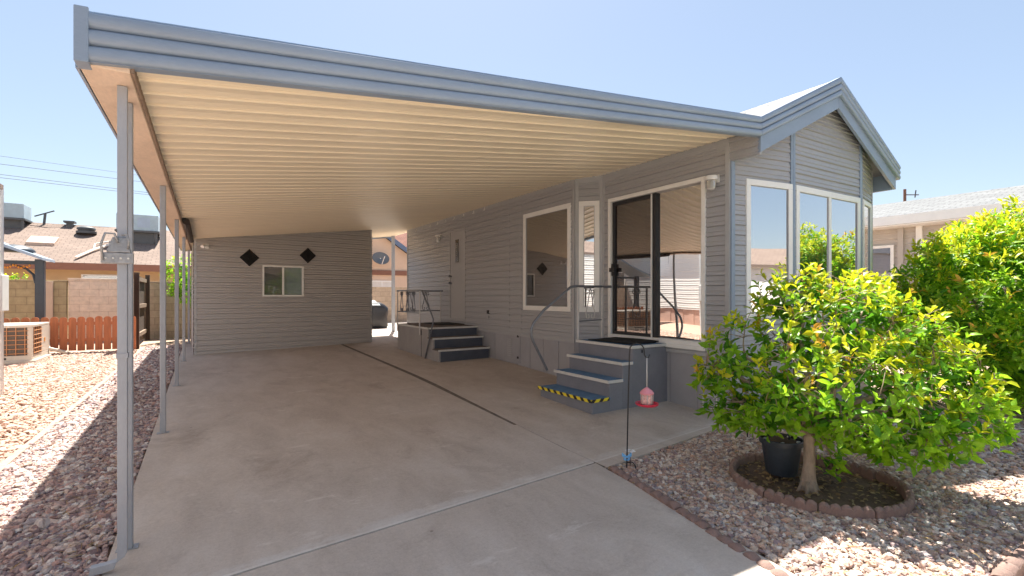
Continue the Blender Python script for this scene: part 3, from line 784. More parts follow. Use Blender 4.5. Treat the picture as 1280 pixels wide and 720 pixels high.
# sliding door
mb = MB(); mb.frame(B, A, door_u[0]-.01, door_u[1]+.01, DZ[0], DZ[1]+.01, .055, -.06, .035)
sd = mb.build('sliding_door', M['white'], home, bevel=.005)
um = 5.46-4.48
mb = MB(); mb.wbox(B, A, um+.01, door_u[1]-.052, DZ[0]+.05, DZ[1]-.05, -.052, -.038); mb.build('fixed_pane', M['glass'], sd)
mb = MB(); mb.wbox(B, A, door_u[0]+.05, um, DZ[0]+.05, DZ[1]-.05, -.042, -.030); mb.build('sliding_pane', M['glass_screen'], sd)
mb = MB(); mb.frame(B, A, door_u[0]+.048, um+.012, DZ[0]+.048, DZ[1]-.048, .05, -.03, -.004); mb.build('screen_frame', M['screen'], sd, bevel=.003)
mb = MB(); mb.wbox(B, A, um+.013, um+.05, DZ[0]+.05, DZ[1]-.05, -.04, .01); mb.build('meeting_stile', M['screen'], sd, bevel=.003)
mb = MB(); mb.wbox(B, A, um-.032, um-.014, DZ[0]+.05, DZ[1]-.05, -.003, .012); mb.build('screen_stile', M['white'], sd)
mb = MB(); mb.wbox(B, A, door_u[0]+.06, door_u[0]+.095, 1.72, 1.90, -.003, .03); mb.wbox(B, A, door_u[0]+.03, door_u[0]+.14, 1.78, 1.84, .0, .05); mb.build('handle', M['black'], sd, bevel=.004)
mb = MB(); mb.wbox(B, A, door_u[0]-.02, door_u[1]+.02, DZ[0]-.05, DZ[0], -.04, .05); mb.build('threshold', M['white'], sd, bevel=.004)
# rear door
mb = MB(); mb.frame(Dd, Cc, rear_u[0]-.02, rear_u[1]+.02, RZ[0], RZ[1]+.02, .045, -.04, .02); mb.wbox(Dd, Cc, rear_u[0]+.022, rear_u[1]-.022, RZ[0]+.03, RZ[1]-.025, -.03, .006)
rd = mb.build('rear_door', M['door'], home, bevel=.004)
mb = MB(); ud = 13.1-9.89; mb.frame(Dd, Cc, ud-.13, ud+.13, 2.15, 2.74, .03, .004, .016); mb.build('window_frame', M['door'], rd)
mb = MB(); mb.wbox(Dd, Cc, ud-.1, ud+.1, 2.18, 2.71, .004, .010); mb.build('window', M['glass_dark'], rd)
for z in (1.72, 1.88):
    xx = 4.86-.006; yy = 10.28-.085; mb = MB()
    mb.tube([(xx, yy, z), (xx-.04, yy, z), (xx-.041, yy, z), (xx-.075, yy, z)], [.014, .014, .028, .026], 12)
    mb.build('handle', M['rail_grey'], rd, smooth=True)
# roof
mb = MB(); EL, ER, ZE, ZP = 5.06, 8.82, 3.345, 4.24
for x0, za, x1, zb in ((EL, ZE, PK[0], ZP), (PK[0], ZP, ER, ZE+.005)):
    mb.hexa([(x0, FY+.01, za-.09), (x1, FY+.01, zb-.09), (x1, 13.5, zb-.09), (x0, 13.5, za-.09), (x0, FY+.01, za), (x1, FY+.01, zb), (x1, 13.5, zb), (x0, 13.5, za)])
rf = mb.build('roof', M['shingle_white'], home)
# shingle butts as real courses on the visible slope
mb = MB()
for side in (-1, 1):
    n = 14
    for i in range(n):
        xa = PK[0]+side*(1.86*i/n); xb = PK[0]+side*(1.86*(i+1)/n)
        za = ZP-SL*abs(xa-PK[0]); zb = ZP-SL*abs(xb-PK[0])
        mb.hexa([(xa, FY, za+.001), (xb, FY, zb+.001), (xb, 13.5, zb+.001), (xa, 13.5, za+.001), (xa, FY, za+.003), (xb, FY, zb+.014), (xb, 13.5, zb+.014), (xa, 13.5, za+.003)])
mb.build('shingle_course', M['shingle_white'], rf)
mb = MB()
for s in (-1, 1):
    mb.hexa([(PK[0], FY+.05, ZP-.095), (PK[0]+s*1.86, FY+.05, ZE-.09), (PK[0]+s*1.86, 3.6, ZE-.09), (PK[0], 3.6, ZP-.095), (PK[0], FY+.05, ZP-.092), (PK[0]+s*1.86, FY+.05, ZE-.088), (PK[0]+s*1.86, 3.6, ZE-.088), (PK[0], 3.6, ZP-.092)])
mb.build('soffit', M['trim_grey'], home)
# rake fascias
mb = MB(); ribbed(mb, (5.103, FY, 3.160), (6.938, FY, 4.010), .214, .246); mb.build('rake_fascia', M['fascia'], home, smooth=True)
mb = MB(); ribbed(mb, (6.942, FY, 4.010), (8.80, FY, 3.166), .246, .217); mb.build('rake_fascia', M['fascia'], home, smooth=True)
mb = MB()
mb.hexa([(5.135, FY+.012, 3.000), (6.938, FY+.012, 3.860), (6.938, FY+.05, 3.860), (5.135, FY+.05, 3.000), (5.135, FY+.012, 3.185), (6.938, FY+.012, 4.02), (6.938, FY+.05, 4.02), (5.135, FY+.05, 3.185)])
mb.build('rake_board', M['fascia'], home, bevel=.003)
mb = MB()
mb.hexa([(6.942, FY+.012, 3.860), (8.74, FY+.012, 3.020), (8.74, FY+.05, 3.020), (6.942, FY+.05, 3.860), (6.942, FY+.012, 4.02), (8.74, FY+.012, 3.20), (8.74, FY+.05, 3.20), (6.942, FY+.05, 4.02)])
mb.build('rake_board', M['fascia'], home, bevel=.003)
mb = MB(); mb.hexa([(8.68, FY+.055, 3.02), (8.74, FY+.055, 3.02), (8.74, 13.4, 3.02), (8.68, 13.4, 3.02), (8.68, FY+.055, 3.25), (8.80, FY+.055, 3.23), (8.80, 13.4, 3.23), (8.68, 13.4, 3.25)]); mb.build('eave_fascia', M['fascia'], home)
mb = MB(); mb.hexa([(5.2, 3.03, 2.985), (8.70, 3.03, 2.985), (8.70, 3.031, 2.985), (5.2, 3.031, 2.985), (5.2, 3.03, 2.986), (8.7, 3.03, 2.986), (8.7, 3.031, 2.986), (5.2, 3.031, 2.986)])
# gutter-clip hooks for string lights along the eave and the shed top
def clip(x, y, z, label, grp, first=[None]):
    if first[0] is None:
        mb = MB(); mb.box((-.012, -.01, -.06), (.012, .004, 0)); mb.box((-.012, -.035, -.06), (.012, -.008, -.048)); o = mb.build('light_clip', M['white']); first[0] = o
    else:
        o = first[0].copy(); C.objects.link(o)
    o.location = (x, y, z); tag(o, label, 'clip', grp); return o

# =================================================================== SHED
S0, S1 = (-.19, 12.11), (3.62, 12.36)
shed = thing('shed', 'grey lap-sided shed closing the back of the carport', 'shed', (1.7, 13.6, .18))
SW = (V2(S1)-V2(S0)).length; sdir = (V2(S1)-V2(S0)).normalized()
def sp(u, d=0): return V2(S0)+sdir*u+Vector((sdir.y, -sdir.x))*d
def stop(u): p = sp(u); return pan_z(p.x, p.y)+.02
hole = (1.30, 2.16, 1.42, 2.11)
mb = MB(); siding(mb, S0, S1, .12, 3.4, holes=[hole], pitch=.112, depth=.03, tops=[(0, SW, stop(0), stop(SW))], base=.02)
mb.build('front_wall', M['shed_siding'], shed)
S3, S2 = (-.30, 15.6), (3.52, 15.8)
mb = MB(); siding(mb, S1, S2, .12, 2.95, pitch=.112); siding(mb, S3, S0, .12, 2.58, pitch=.112); siding(mb, S2, S3, .12, 2.58, pitch=.112); mb.build('side_wall', M['shed_siding'], shed)
mb = MB(); mb.hexa([(*S0, 2.56), (*S1, 2.93), (*S2, 2.93), (*S3, 2.56), (*S0, 2.585), (*S1, 2.955), (*S2, 2.955), (*S3, 2.585)]); mb.build('roof', M['trim_grey'], shed)
for u, w in ((.025, .05), (SW-.025, .05)):
    mb = MB(); mb.wbox(S0, S1, u-w/2, u+w/2, .12, stop(u)-.03, -.01, .022); mb.build('corner_trim', M['trim_grey'], shed, bevel=.004)
mb = MB(); mb.wbox(S0, S1, 0, SW, .10, .20, -.02, .004); mb.build('base_strip', M['trim_grey'], shed)
def P_(u): return u
mb = MB(); mb.frame(S0, S1, hole[0]-.01, hole[1]+.01, hole[2]-.01, hole[3]+.01, .036, -.03, .026); um2 = (hole[0]+hole[1])/2
mb.wbox(S0, S1, um2-.025, um2+.012, hole[2]+.026, hole[3]-.026, -.028, .022)
sw = mb.build('window', M['white'], shed, bevel=.003)
mb = MB(); mb.wbox(S0, S1, hole[0]+.02, um2-.02, hole[2]+.02, hole[3]-.02, -.026, -.018); mb.build('pane', M['glass_shed'], sw)
mb = MB(); mb.wbox(S0, S1, um2, hole[1]-.02, hole[2]+.02, hole[3]-.02, -.034, -.026); mb.build('pane', M['glass_shed_pale'], sw)
# diamonds
def diamond(u, z, r, label):
    mb = MB(); p = sp(u, .018); o2 = Vector((sdir.y, -sdir.x))
    q = [(sp(u-r), z), (sp(u), z-r), (sp(u+r), z), (sp(u), z+r)]
    def pts(sc, d): 
        c = sp(u); return [(*(c+(V2(a)-c)*sc+o2*d), z+(zz-z)*sc) for a, zz in q]
    a, b_, c_, e_ = pts(1, .016), pts(1, .03), pts(.9, .042), pts(.80, .03)
    base = len(mb.v); mb.v += a+b_+c_+e_
    for L_ in range(3):
        for k in range(4): k2 = (k+1) % 4; mb.f.append((4*L_+k, 4*L_+k2, 4*L_+4+k2, 4*L_+4+k))
    mb.f.append((12, 13, 14, 15)); mb.f.append((3, 2, 1, 0))
    # leafy relief
    for k in range(8):
        an = k*math.pi/4; cx, cz = math.cos(an)*r*.28, math.sin(an)*r*.28
        c0 = sp(u+cx, .034); mb.tube([(*sp(u, .034), z), (*c0, z+cz)], r*.05, 5)
    o = mb.build('diamond_ornament', M['diamond']); tag(o, label, 'wall ornament', 'black diamond ornaments on the shed'); return o
diamond(1.03, 2.275, .195, 'black diamond-shaped ornament on the shed, lower left one above the window')
diamond(2.26, 2.385, .185, 'black diamond-shaped ornament on the shed, higher right one beyond the window')
us = [.55, 1.05, 1.62, 2.22, 2.72, 3.1, 3.42, 3.52]
for u in us: p = sp(u, .03); clip(p.x, p.y, stop(u)-.02, 'small white light clip along the top of the shed wall', 'white clips along the shed top')
for k in range(9):
    yy = 8.6+k*.47; o = clip(4.825, yy, 3.175, 'small white light clip under the eave near the rear door', 'white clips along the eave'); o.rotation_euler.z = R(-90)
sl = thing('security_light', 'small grey light fixed to the upper left corner of the shed wall', 'light', (*sp(.2, .03), 2.42))
mb = MB(); mb.wbox(S0, S1, .20, .26, 2.43, 2.53, .012, .035); mb.build('base_plate', M['fixture'], sl, bevel=.004)
mb = MB(); a = sp(.23, .035); c = sp(.17, .10); mb.tube([(*a, 2.49), (*c, 2.49)], .016, 8); c2 = sp(.14, .14); mb.tube([(*c, 2.50), (*c2, 2.455)], [.022, .038], 10); mb.build('lamp_head', M['fixture'], sl, smooth=True)

# =================================================================== FRONT STEPS
st = thing('porch_steps', 'blue-topped grey porch steps below the sliding door, lowest tread edged with yellow and black tape', 'steps', (4.5, 4.75, 0))
ya, yb = 4.22, 5.29
nos = [3.80, 4.07, 4.30, 4.47]; ht = [.20, .40, .60, .795]
mb = MB()
xs0 = 5.15
for i in range(4):
    x0 = nos[i]+.035; x1 = (nos[i+1]+.035 if i < 3 else xs0)
    mb.box((x0, ya+.02, .004), (x1-.0005, yb-.02, ht[i]-.024))
mb.build('box', M['step'], st, bevel=.003)
for i in range(4):
    x0 = nos[i]; x1 = nos[i+1]+.04 if i < 3 else 5.15
    mb = MB(); mb.box((x0+.012, ya+.004, ht[i]-.022), (x1, yb-.004, ht[i])); tr = mb.build('tread', M['tread'], st, bevel=.004)
    mb = MB(); hm = M['hazard'] if i == 0 else M['nosing']; 
    mb.box((x0, ya, ht[i]-.034), (x0+.014, yb, ht[i]+.003)); mb.box((x0+.014, ya-.002, ht[i]-.034), (x1 if i == 3 else x1-.02, ya+.010, ht[i]+.003))
    o = mb.build('tread_edging', hm, tr, bevel=.002)
for yy in (4.5, 5.2): mb = MB(); mb.box((3.80, yy-.02, .0), (3.835, yy+.02, .022)); mb.build('foot', M['nosing'], st)
mb = MB(); mb.box((4.66, ya+.019, .70), (4.68, ya+.012, .74)); mb.build('latch', M['black'], st)
def scroll(cx, cz, r, plane, side=1, turns=1.4, n=18):
    pts = []
    for k in range(n+1):
        t = k/n; a = math.pi/2+side*t*turns*2*math.pi; rr = r*(1-.75*t)
        pts.append(plane(cx+rr*math.cos(a), cz+rr*math.sin(a)-r))
    return pts
def ornament(mb, cu, z0, z1, plane, r=.04, w=.008):
    """two lyre curves with scrolls at the foot and head"""
    h = z1-z0
    for s in (-1, 1):
        c = [plane(cu+s*.006, z1-.02), plane(cu+s*.03, z1-.02-h*.25), plane(cu+s*.055, z0+h*.42), plane(cu+s*.085, z0+h*.22), plane(cu+s*.075, z0+h*.07), plane(cu+s*.045, z0+h*.03), plane(cu+s*.02, z0+h*.08), plane(cu+s*.03, z0+h*.17), plane(cu+s*.045, z0+h*.15)]
        mb.tube(c, w, 6)
        c = [plane(cu+s*.006, z1-.10), plane(cu+s*.03, z1-.04), plane(cu+s*.07, z1-.035), plane(cu+s*.085, z1-.075), plane(cu+s*.06, z1-.10), plane(cu+s*.045, z1-.075)]
        mb.tube(c, w, 6)
YR = 5.25; pl = lambda u, z: (u, YR, z)
mb = MB(); pipe = [(5.12, YR, 1.56), (4.42, YR, 1.56), (4.36, YR, 1.553), (4.30, YR, 1.52), (3.86, YR, 1.22), (3.70, YR, 1.06), (3.665, YR, .98), (3.66, YR, .90), (3.69, YR, .82), (3.80, YR, .63), (3.93, YR, .41)]
mb.tube(pipe, .018, 10); hr = mb.build('handrail', M['rail_grey'], st, smooth=True)
for x in (4.48, 4.94): mb = MB(); mb.tube([(x, YR, .79), (x, YR, 1.55)], .016, 8); mb.build('baluster', M['rail'], hr, smooth=True)
mb = MB(); mb.tube([(4.48, YR, 1.06), (4.94, YR, 1.07)], .009, 8); mb.build('cross_bar', M['rail_grey'], hr, smooth=True)
mb = MB(); ornament(mb, 4.71, 1.075, 1.55, pl); mb.build('scrollwork', M['rail'], hr, smooth='all')
# twin rail on the near side of the platform is absent; the pane shows the reflection
mt = MB()
n1, n2 = 10, 8
for i in range(n1+1):
    for j in range(n2+1):
        u, v = i/n1, j/n2; x = 4.56+.53*u; y = 4.33+.80*v
        mt.v.append((x, y, .812+.006*math.sin(7*u+3*v)+.05*max(0, u-.8)))
for i in range(n1):
    for j in range(n2): a = i*(n2+1)+j; mt.f.append((a, a+n2+1, a+n2+2, a+1))
o = mt.build('door_mat', M['mat'], smooth='all'); md = o.modifiers.new('thick', 'SOLIDIFY'); md.thickness = .012
tag(o, 'black rubber door mat curling on the blue platform below the sliding door', 'door mat')

# =================================================================== REAR STEPS
rt_ = thing('porch_steps', 'grey porch steps with dark risers and a wide platform at the rear door', 'steps', (4.3, 9.6, .17))
xa, xb = 3.72, 4.845
nz = [8.38, 8.65, 8.90]; hz = [.395, .60, .79]
mb = MB()
for i in range(3):
    y0 = nz[i]+.03; y1 = nz[i+1]+.03 if i < 2 else 10.72
    mb.box((xa+.02, y0, .13), (xb, y1-.0005, hz[i]-.024))
mb.build('box', simple('rear_step_paint', (.32, .30, .29), .55, .14, 4), rt_, bevel=.003)
for i in range(3):
    y0 = nz[i]+.022
    mb = MB(); mb.box((xa+.05, y0, (.15 if i == 0 else hz[i-1]+.002)), (xb-.02, y0+.012, hz[i]-.026)); mb.build('riser', M['riser'], rt_)
    y1 = nz[i+1]+.03 if i < 2 else 10.74
    mb = MB(); mb.box((xa, nz[i]+.012, hz[i]-.022), (xb, y1, hz[i])); tr = mb.build('tread', M['tread_rear'], rt_, bevel=.003)
    mb = MB(); mb.box((xa-.004, nz[i], hz[i]-.032), (xb, nz[i]+.014, hz[i]+.003))
    if i == 2: mb.box((xa-.006, nz[i]+.014, hz[i]-.032), (xa+.008, 10.74, hz[i]+.003))
    mb.build('tread_edging', M['nosing'], tr)
mb = MB(); mb.box((xa+.012, 9.27, .62), (xa+.02, 9.31, .72)); mb.box((xa+.014, 9.285, .14), (xa+.02, 9.291, .76)); mb.build('hatch_seam', M['black'], rt_)
RZt = 1.54; XP = xa-.012
mb = MB(); mb.tube([(XP, 10.66, RZt), (XP, 9.30, RZt), (XP, 9.18, RZt-.01), (XP, 9.05, 1.40), (XP, 8.66, 1.03), (XP, 8.61, .97), (XP, 8.62, .90), (XP, 8.80, .56), (XP, 9.02, .17)], .016, 8)
mb.tube([(XP, 10.66, RZt), (4.84, 10.66, RZt)], .016, 8); hr2 = mb.build('handrail', M['rail_grey'], rt_, smooth=True)
for (x, y, z) in ((XP, 9.30, .62), (XP, 10.64, .62), (4.78, 10.66, .79)):
    mb = MB(); mb.tube([(x, y, z), (x, y, RZt)], .015, 8); mb.build('baluster', M['rail'], hr2, smooth=True)
mb = MB(); mb.tube([(XP, 9.3, 1.07), (XP, 10.66, 1.07)], .01, 8); mb.tube([(XP, 10.66, 1.07), (4.78, 10.66, 1.07)], .01, 8); mb.build('cross_bar', M['rail_grey'], hr2, smooth=True)
for cu in (9.64, 10.0, 10.36): mb = MB(); ornament(mb, cu, 1.075, RZt, lambda u, z: (XP, u, z), w=.009); mb.build('scrollwork', M['rail_grey'], hr2, smooth='all')
for cu in (4.0, 4.4): mb = MB(); ornament(mb, cu, 1.075, RZt, lambda u, z: (u, 10.66, z), w=.009); mb.build('scrollwork', M['rail_grey'], hr2, smooth='all')
mb = MB(); mb.box((4.22, 9.5, .794), (4.84, 10.35, .806)); o = mb.build('door_mat', M['mat'], bevel=.004); tag(o, 'flat black door mat on the rear porch platform', 'door mat')
mb = MB(); mb.box((3.0, 12.62, gz(3.2, 12.9)+.004), (3.0+1.2, 12.64, gz(3.2, 12.9)+.008))

# =================================================================== BIRD FEEDER, HOOK, STAKES
hk = thing('shepherd_hook', 'thin black shepherd hook standing at the patio corner beside the brick edging', 'hook', (2.968, 2.80, 0))
def arc(pts, n=6):
    return pts
hx, hy = 2.968, 2.86
dr = Vector((.86, -.50))
def hp(s, z): return (hx+dr.x*s, hy+dr.y*s, z)
mb = MB(); pts = [hp(0, -.05), hp(.012, .5), hp(.024, .93)]
for k in range(1, 9):
    a = math.pi-math.pi*k/8*1.0; pts.append(hp(.024+.062+.062*math.cos(a), .965+.06*math.sin(a)))
pts += [hp(.150, .93), hp(.165, .905), hp(.185, .905), hp(.195, .93)]
mb.tube(pts, .0055, 8); mb.build('stem', M['black'], hk, smooth='all')
mb = MB(); mb.tube([hp(.0, .03), hp(.05, .03), hp(.075, .0), hp(.08, -.04)], .005, 6); mb.build('foot_prong', M['black'], hk, smooth='all')
fx, fy, _ = hp(.172, 0)
fd = thing('bird_feeder', 'small red bird feeder hanging from the black shepherd hook', 'bird feeder', (fx, fy, .51))
mb = MB(); mb.lathe((fx, fy, .50), [(.02, .010), (.08, .004), (.094, .015), (.096, .026), (.090, .026), (.078, .014), (.03, .016)], 28); mb.build('tray', M['feeder_red'], fd, smooth=True)
mb = MB(); mb.lathe((fx, fy, .50), [(.047, .018), (.047, .108), (.04, .109)], 24); seed = simple('seed_and_clear_plastic', (.62, .36, .33), .25, .35, 60, .3); mb.build('seed_tube', seed, fd, smooth=True)
mb = MB(); mb.lathe((fx, fy, .50), [(.056, .100), (.058, .112), (.042, .132), (.016, .150), (.007, .158)], 24); mb.build('cap', M['feeder_pink'], fd, smooth=True)
mb = MB()
for k in range(8):
    a = k*math.pi/4; mb.tube([(fx+.049*math.cos(a), fy+.049*math.sin(a), .517), (fx+.049*math.cos(a), fy+.049*math.sin(a), .604)], .003, 5)
mb.tube([(fx, fy, .655), (fx, fy, .91)], .0045, 6); mb.build('hanger', M['rail'], fd, smooth='all')
fl = thing('flower_stake', 'white plastic flower on a short stake beside the black hook', 'garden stake', (3.02, 2.87, 0))
mb = MB(); mb.tube([(3.02, 2.87, -.04), (3.02, 2.87, .10)], .003, 6); mb.build('stem', M['black'], fl)
mb = MB()
for k in range(6):
    a = k*math.pi/3; c0 = Vector((3.02, 2.87, .105)); e = c0+Vector((.03*math.cos(a), .03*math.sin(a), .01)); mb.lathe(e, [(.004, -.004), (.016, 0), (.004, .006)], 8)
mb.build('petals', M['flower'], fl, smooth='all')
bf = thing('butterfly_stake', 'blue plastic butterfly on a short stake in front of the black hook', 'garden stake', (2.93, 2.83, 0))
mb = MB(); mb.tube([(2.93, 2.83, -.04), (2.94, 2.83, .07)], .003, 6); mb.build('stem', M['black'], bf)
mb = MB()
for s in (-1, 1):
    for (w_, h_, dz) in ((.045, .03, .012), (.03, .022, -.014)):
        c0 = Vector((2.94, 2.83, .075+dz))
        d = Vector((.8*s, -.5*s, .5)).normalized(); mb.hexa([c0+Vector((0, 0, -h_*.3)), c0+d*w_+Vector((0, 0, -h_*.5)), c0+d*w_+Vector((0, .004, -h_*.5)), c0+Vector((0, .004, -h_*.3)), c0+Vector((0, 0, h_*.3)), c0+d*w_+Vector((0, 0, h_*.6)), c0+d*w_+Vector((0, .004, h_*.6)), c0+Vector((0, .004, h_*.3))])
mb.build('wings', M['butterfly'], bf, bevel=.003)

# =================================================================== EDGING BLOCKS
def scallop_block(path, n_sc, h, th, name_label, cat, grp, z0, lean=0):
    """path: function t in 0..1 -> (point2, outward2)"""
    mb = MB(); n = n_sc*8; rows = []
    for i in range(n+1):
        t = i/n; (p, o) = path(t); hh = h+.019*abs(math.sin(math.pi*n_sc*t))**.8
        jt = random.uniform(-.0015, .0015)
        sec = [(-th/2, -.06), (-th/2, hh-.014), (-th/2+.012, hh-.002), (0, hh+.003), (th/2-.012, hh-.002), (th/2, hh-.014), (th/2, -.06)]
        rows.append([(p[0]+o[0]*(d+jt), p[1]+o[1]*(d+jt), z0+z) for d, z in sec])
    m = 7
    for r in rows: mb.v += r
    for i in range(n):
        for k in range(m-1): mb.f.append((i*m+k, i*m+k+1, (i+1)*m+k+1, (i+1)*m+k))
    mb.f.append(tuple(range(m))[::-1]); mb.f.append(tuple(n*m+k for k in range(m)))
    o = mb.build('edging_block', M['edging'], smooth=True); return tag(o, name_label, cat, grp)
NB = 11
for b_ in range(NB):
    a0 = 2*math.pi*b_/NB+.2; a1 = a0+2*math.pi/NB-.015; dj = random.uniform(-.012, .012); dz_ = random.uniform(-.012, .012)
    scallop_block(lambda t: ((RC[0]+(RR+dj-.032)*math.cos(a0+(a1-a0)*t), RC[1]+(RR+dj-.032)*math.sin(a0+(a1-a0)*t)), (math.cos(a0+(a1-a0)*t), math.sin(a0+(a1-a0)*t))), 5, .030, .046, 'curved scalloped red concrete block in the ring around the tree', 'edging block', 'edging blocks of the tree ring', dz_)
e0, e1 = Vector((2.805, 2.90)), Vector((2.30, .74))
ed = (e1-e0); el = ed.length; ed.normalize(); eo = Vector((-ed.y, ed.x)); nb = 8
for k in range(nb):
    s0, s1 = el*k/nb, el*(k+1)/nb-.008; jj = random.uniform(-.006, .006); dz_ = random.uniform(-.012, .008)
    scallop_block(lambda t: (tuple(e0+ed*(s0+(s1-s0)*t)+eo*(.03+jj)), tuple(eo)), 3, .012, .07, 'straight scalloped red concrete block in the row along the driveway edge', 'edging block', 'edging blocks along the driveway', dz_)
for k in range(12):
    x0 = 2.42+k*.30
    scallop_block(lambda t: ((x0+.292*t, .70), (0, 1)), 3, .02, .07, 'straight scalloped red concrete block in the row along the front pavement', 'edging block', 'edging blocks along the pavement', random.uniform(-.01, .01))

# =================================================================== POT AND SOLAR LIGHTS
pt = thing('flower_pot', 'black plastic nursery pot with dry soil standing inside the tree ring', 'pot', (3.86, 2.06, .02))
mb = MB(); mb.lathe((3.86, 2.06, .015), [(.105, 0), (.112, .02), (.142, .235), (.158, .237), (.160, .275), (.150, .278), (.146, .25), (.05, .25)], 32); mb.build('body', M['pot'], pt, smooth=True)
mb = MB(); mb.lathe((3.86, 2.06, .015), [(.145, .252), (.10, .262), (.05, .268), (.01, .27)], 20); mb.build('potting_soil', M['soil'], pt, smooth='all')
mb = MB()
for k in range(5):
    a = 1.1+k*1.3; x, y = 3.86+.12*math.cos(a), 2.06+.12*math.sin(a); mb.box((x-.018, y-.008, .277), (x+.018, y+.01, .288))
mb.build('pebble', M['flower'], pt, bevel=.004)
def solar(x, y, z, h, label):
    t = thing('solar_light', label, 'garden light', (x, y, z), 'solar stake lights')
    mb = MB(); mb.tube([(x, y, z-.06), (x, y, z+h)], .006, 8); mb.build('stake', M['black'], t)
    mb = MB(); mb.lathe((x, y, z+h), [(.02, -.045), (.03, -.005), (.055, 0), (.055, .015), (.03, .028), (.004, .032)], 20); mb.build('cap', M['black'], t, smooth=True)
solar(3.90, 2.02, .28, .20, 'black solar stake light standing in the nursery pot')
solar(4.63, 2.81, -.02, .17, 'black solar stake light in the gravel under the left side of the tree')

# =================================================================== TREE AND HEDGE
camF, camR = Vector((.5391, .8422, 0)), Vector((.8422, -.5391, 0))
def wpt(sx, up, dp): return camF*dp+camR*sx+Vector((0, 0, up))     # metres right / up / ahead of the viewpoint
def shoots(blobs, n, surf=.75):
    """shoot bases and growth directions in a union of ellipsoids"""
    out = []; vol = np.array([b[1][0]*b[1][1]*b[1][2] for b in blobs])**.67; vol = vol/vol.sum()
    tries = 0
    while len(out) < n and tries < n*40:
        tries += 1
        i = rng.choice(len(blobs), p=vol); c, r = blobs[i]
        d = rng.normal(0, 1, 3); d /= np.linalg.norm(d)
        q = (rng.uniform(.80, 1.02) if rng.random() < surf else rng.uniform(.35, .85))
        p = np.array(c)+d*np.array(r)*q
        depth = min(np.linalg.norm((p-np.array(c2))/np.array(r2)) for c2, r2 in blobs)
        if depth < q*.80: continue
        if p[2] < .14: continue
        nrm = d/np.array(r); nrm /= np.linalg.norm(nrm)
        out.append((p, nrm, q))
    return out
def foliage(parent, name, sh, per, ln, wd, young, mats, seedup=.55, spread=1.0, tipshare=.10):
    B_, D_, U_, Ls, Ws, Mi = [], [], [], [], [], []
    for p, nrm, q in sh:
        ax = nrm*.8+np.array([0, 0, seedup])+rng.normal(0, .35, 3); ax /= np.linalg.norm(ax)
        a = np.cross(ax, [.3, .5, .8]); a /= np.linalg.norm(a); b = np.cross(ax, a)
        k = max(3, int(rng.normal(per, 1.5))); ph = rng.uniform(0, 6.28); stem = rng.uniform(.08, .17)*ln/.085
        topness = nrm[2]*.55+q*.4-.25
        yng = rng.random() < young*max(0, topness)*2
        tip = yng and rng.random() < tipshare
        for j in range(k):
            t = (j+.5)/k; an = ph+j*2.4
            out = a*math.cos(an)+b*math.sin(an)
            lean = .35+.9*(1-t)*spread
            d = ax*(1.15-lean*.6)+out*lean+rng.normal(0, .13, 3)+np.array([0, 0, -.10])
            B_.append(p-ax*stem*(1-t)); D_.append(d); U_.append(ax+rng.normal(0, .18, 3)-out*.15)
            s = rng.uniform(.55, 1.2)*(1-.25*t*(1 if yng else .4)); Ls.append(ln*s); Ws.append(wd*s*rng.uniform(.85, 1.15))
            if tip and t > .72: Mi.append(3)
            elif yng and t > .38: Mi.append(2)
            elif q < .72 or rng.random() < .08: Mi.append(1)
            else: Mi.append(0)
    return leaves(name, np.array(B_), np.array(D_), np.array(U_), np.array(Ls), np.array(Ws), mats, np.array(Mi), parent=parent)
LM = [M['leaf'], M['leaf_dark'], M['leaf_young'], M['leaf_tip']]
def px(x, y, dpt): return ((x-640)/600*dpt, 1.42+(370-y)/600*dpt, dpt)       # photo-measured offsets -> metres, used once for the crown layout
tr = thing('citrus_tree', 'low spreading tree with yellow-green leaves growing in the block ring', 'tree', (3.736, 1.80, .02))
tb = Vector((3.745, 1.80, .0))
crown_blobs = []
for (x, y, dp, rr) in [(930, 442, 3.78, .34), (985, 432, 3.75, .47), (1045, 405, 3.7, .50), (1110, 432, 3.65, .46), (1160, 478, 3.5, .42), (1195, 515, 3.45, .34), (1060, 480, 3.35, .46), (985, 490, 3.5, .36), (1110, 515, 3.4, .42), (900, 470, 3.85, .24), (915, 505, 3.8, .25), (955, 515, 3.65, .24), (1040, 525, 3.5, .27), (1100, 545, 3.35, .24), (1000, 380, 3.95, .38), (1085, 383, 3.95, .35), (1170, 535, 3.3, .30)]:
    c = wpt(*px(x, y-3, dp)); crown_blobs.append((tuple(c), (rr*1.0, rr*1.0, rr*.86)))
sh = shoots(crown_blobs, 860, .76)
# trunk and limbs
mb = MB()
c1 = Vector((3.80, 1.82, .36))
mb.tube([tb+Vector((0, 0, -.05)), tb+Vector((.0, 0, .03)), tb+Vector((.012, .006, .10)), tb+Vector((.03, .01, .17)), c1-Vector((.01, .005, .08)), c1, c1+Vector((.03, .01, .08))], [.060, .056, .046, .040, .037, .040, .03], 14)
for k in range(6):
    a = k*1.05+.3; mb.tube([tb+Vector((.03*math.cos(a), .03*math.sin(a), .06)), tb+Vector((.055*math.cos(a), .055*math.sin(a), .005)), tb+Vector((.085*math.cos(a), .085*math.sin(a), -.04))], [.022, .017, .008], 8)
trunk = mb.build('trunk', M['bark'], tr, smooth='all')
def limb(mb, a, b_, r0, r1, wig=.05, n=6, seg=6):
    pts = []; 
    for k in range(n+1):
        t = k/n; p = a.lerp(b_, t)+Vector((0, 0, .10*math.sin(math.pi*t)*(b_-a).length))
        if 0 < k < n: p += Vector((random.uniform(-wig, wig), random.uniform(-wig, wig), random.uniform(-wig, wig)))
        pts.append(p)
    mb.tube(pts, [r0+(r1-r0)*k/n for k in range(n+1)], seg); return pts
mb = MB(); mt_ = MB(); ends = []
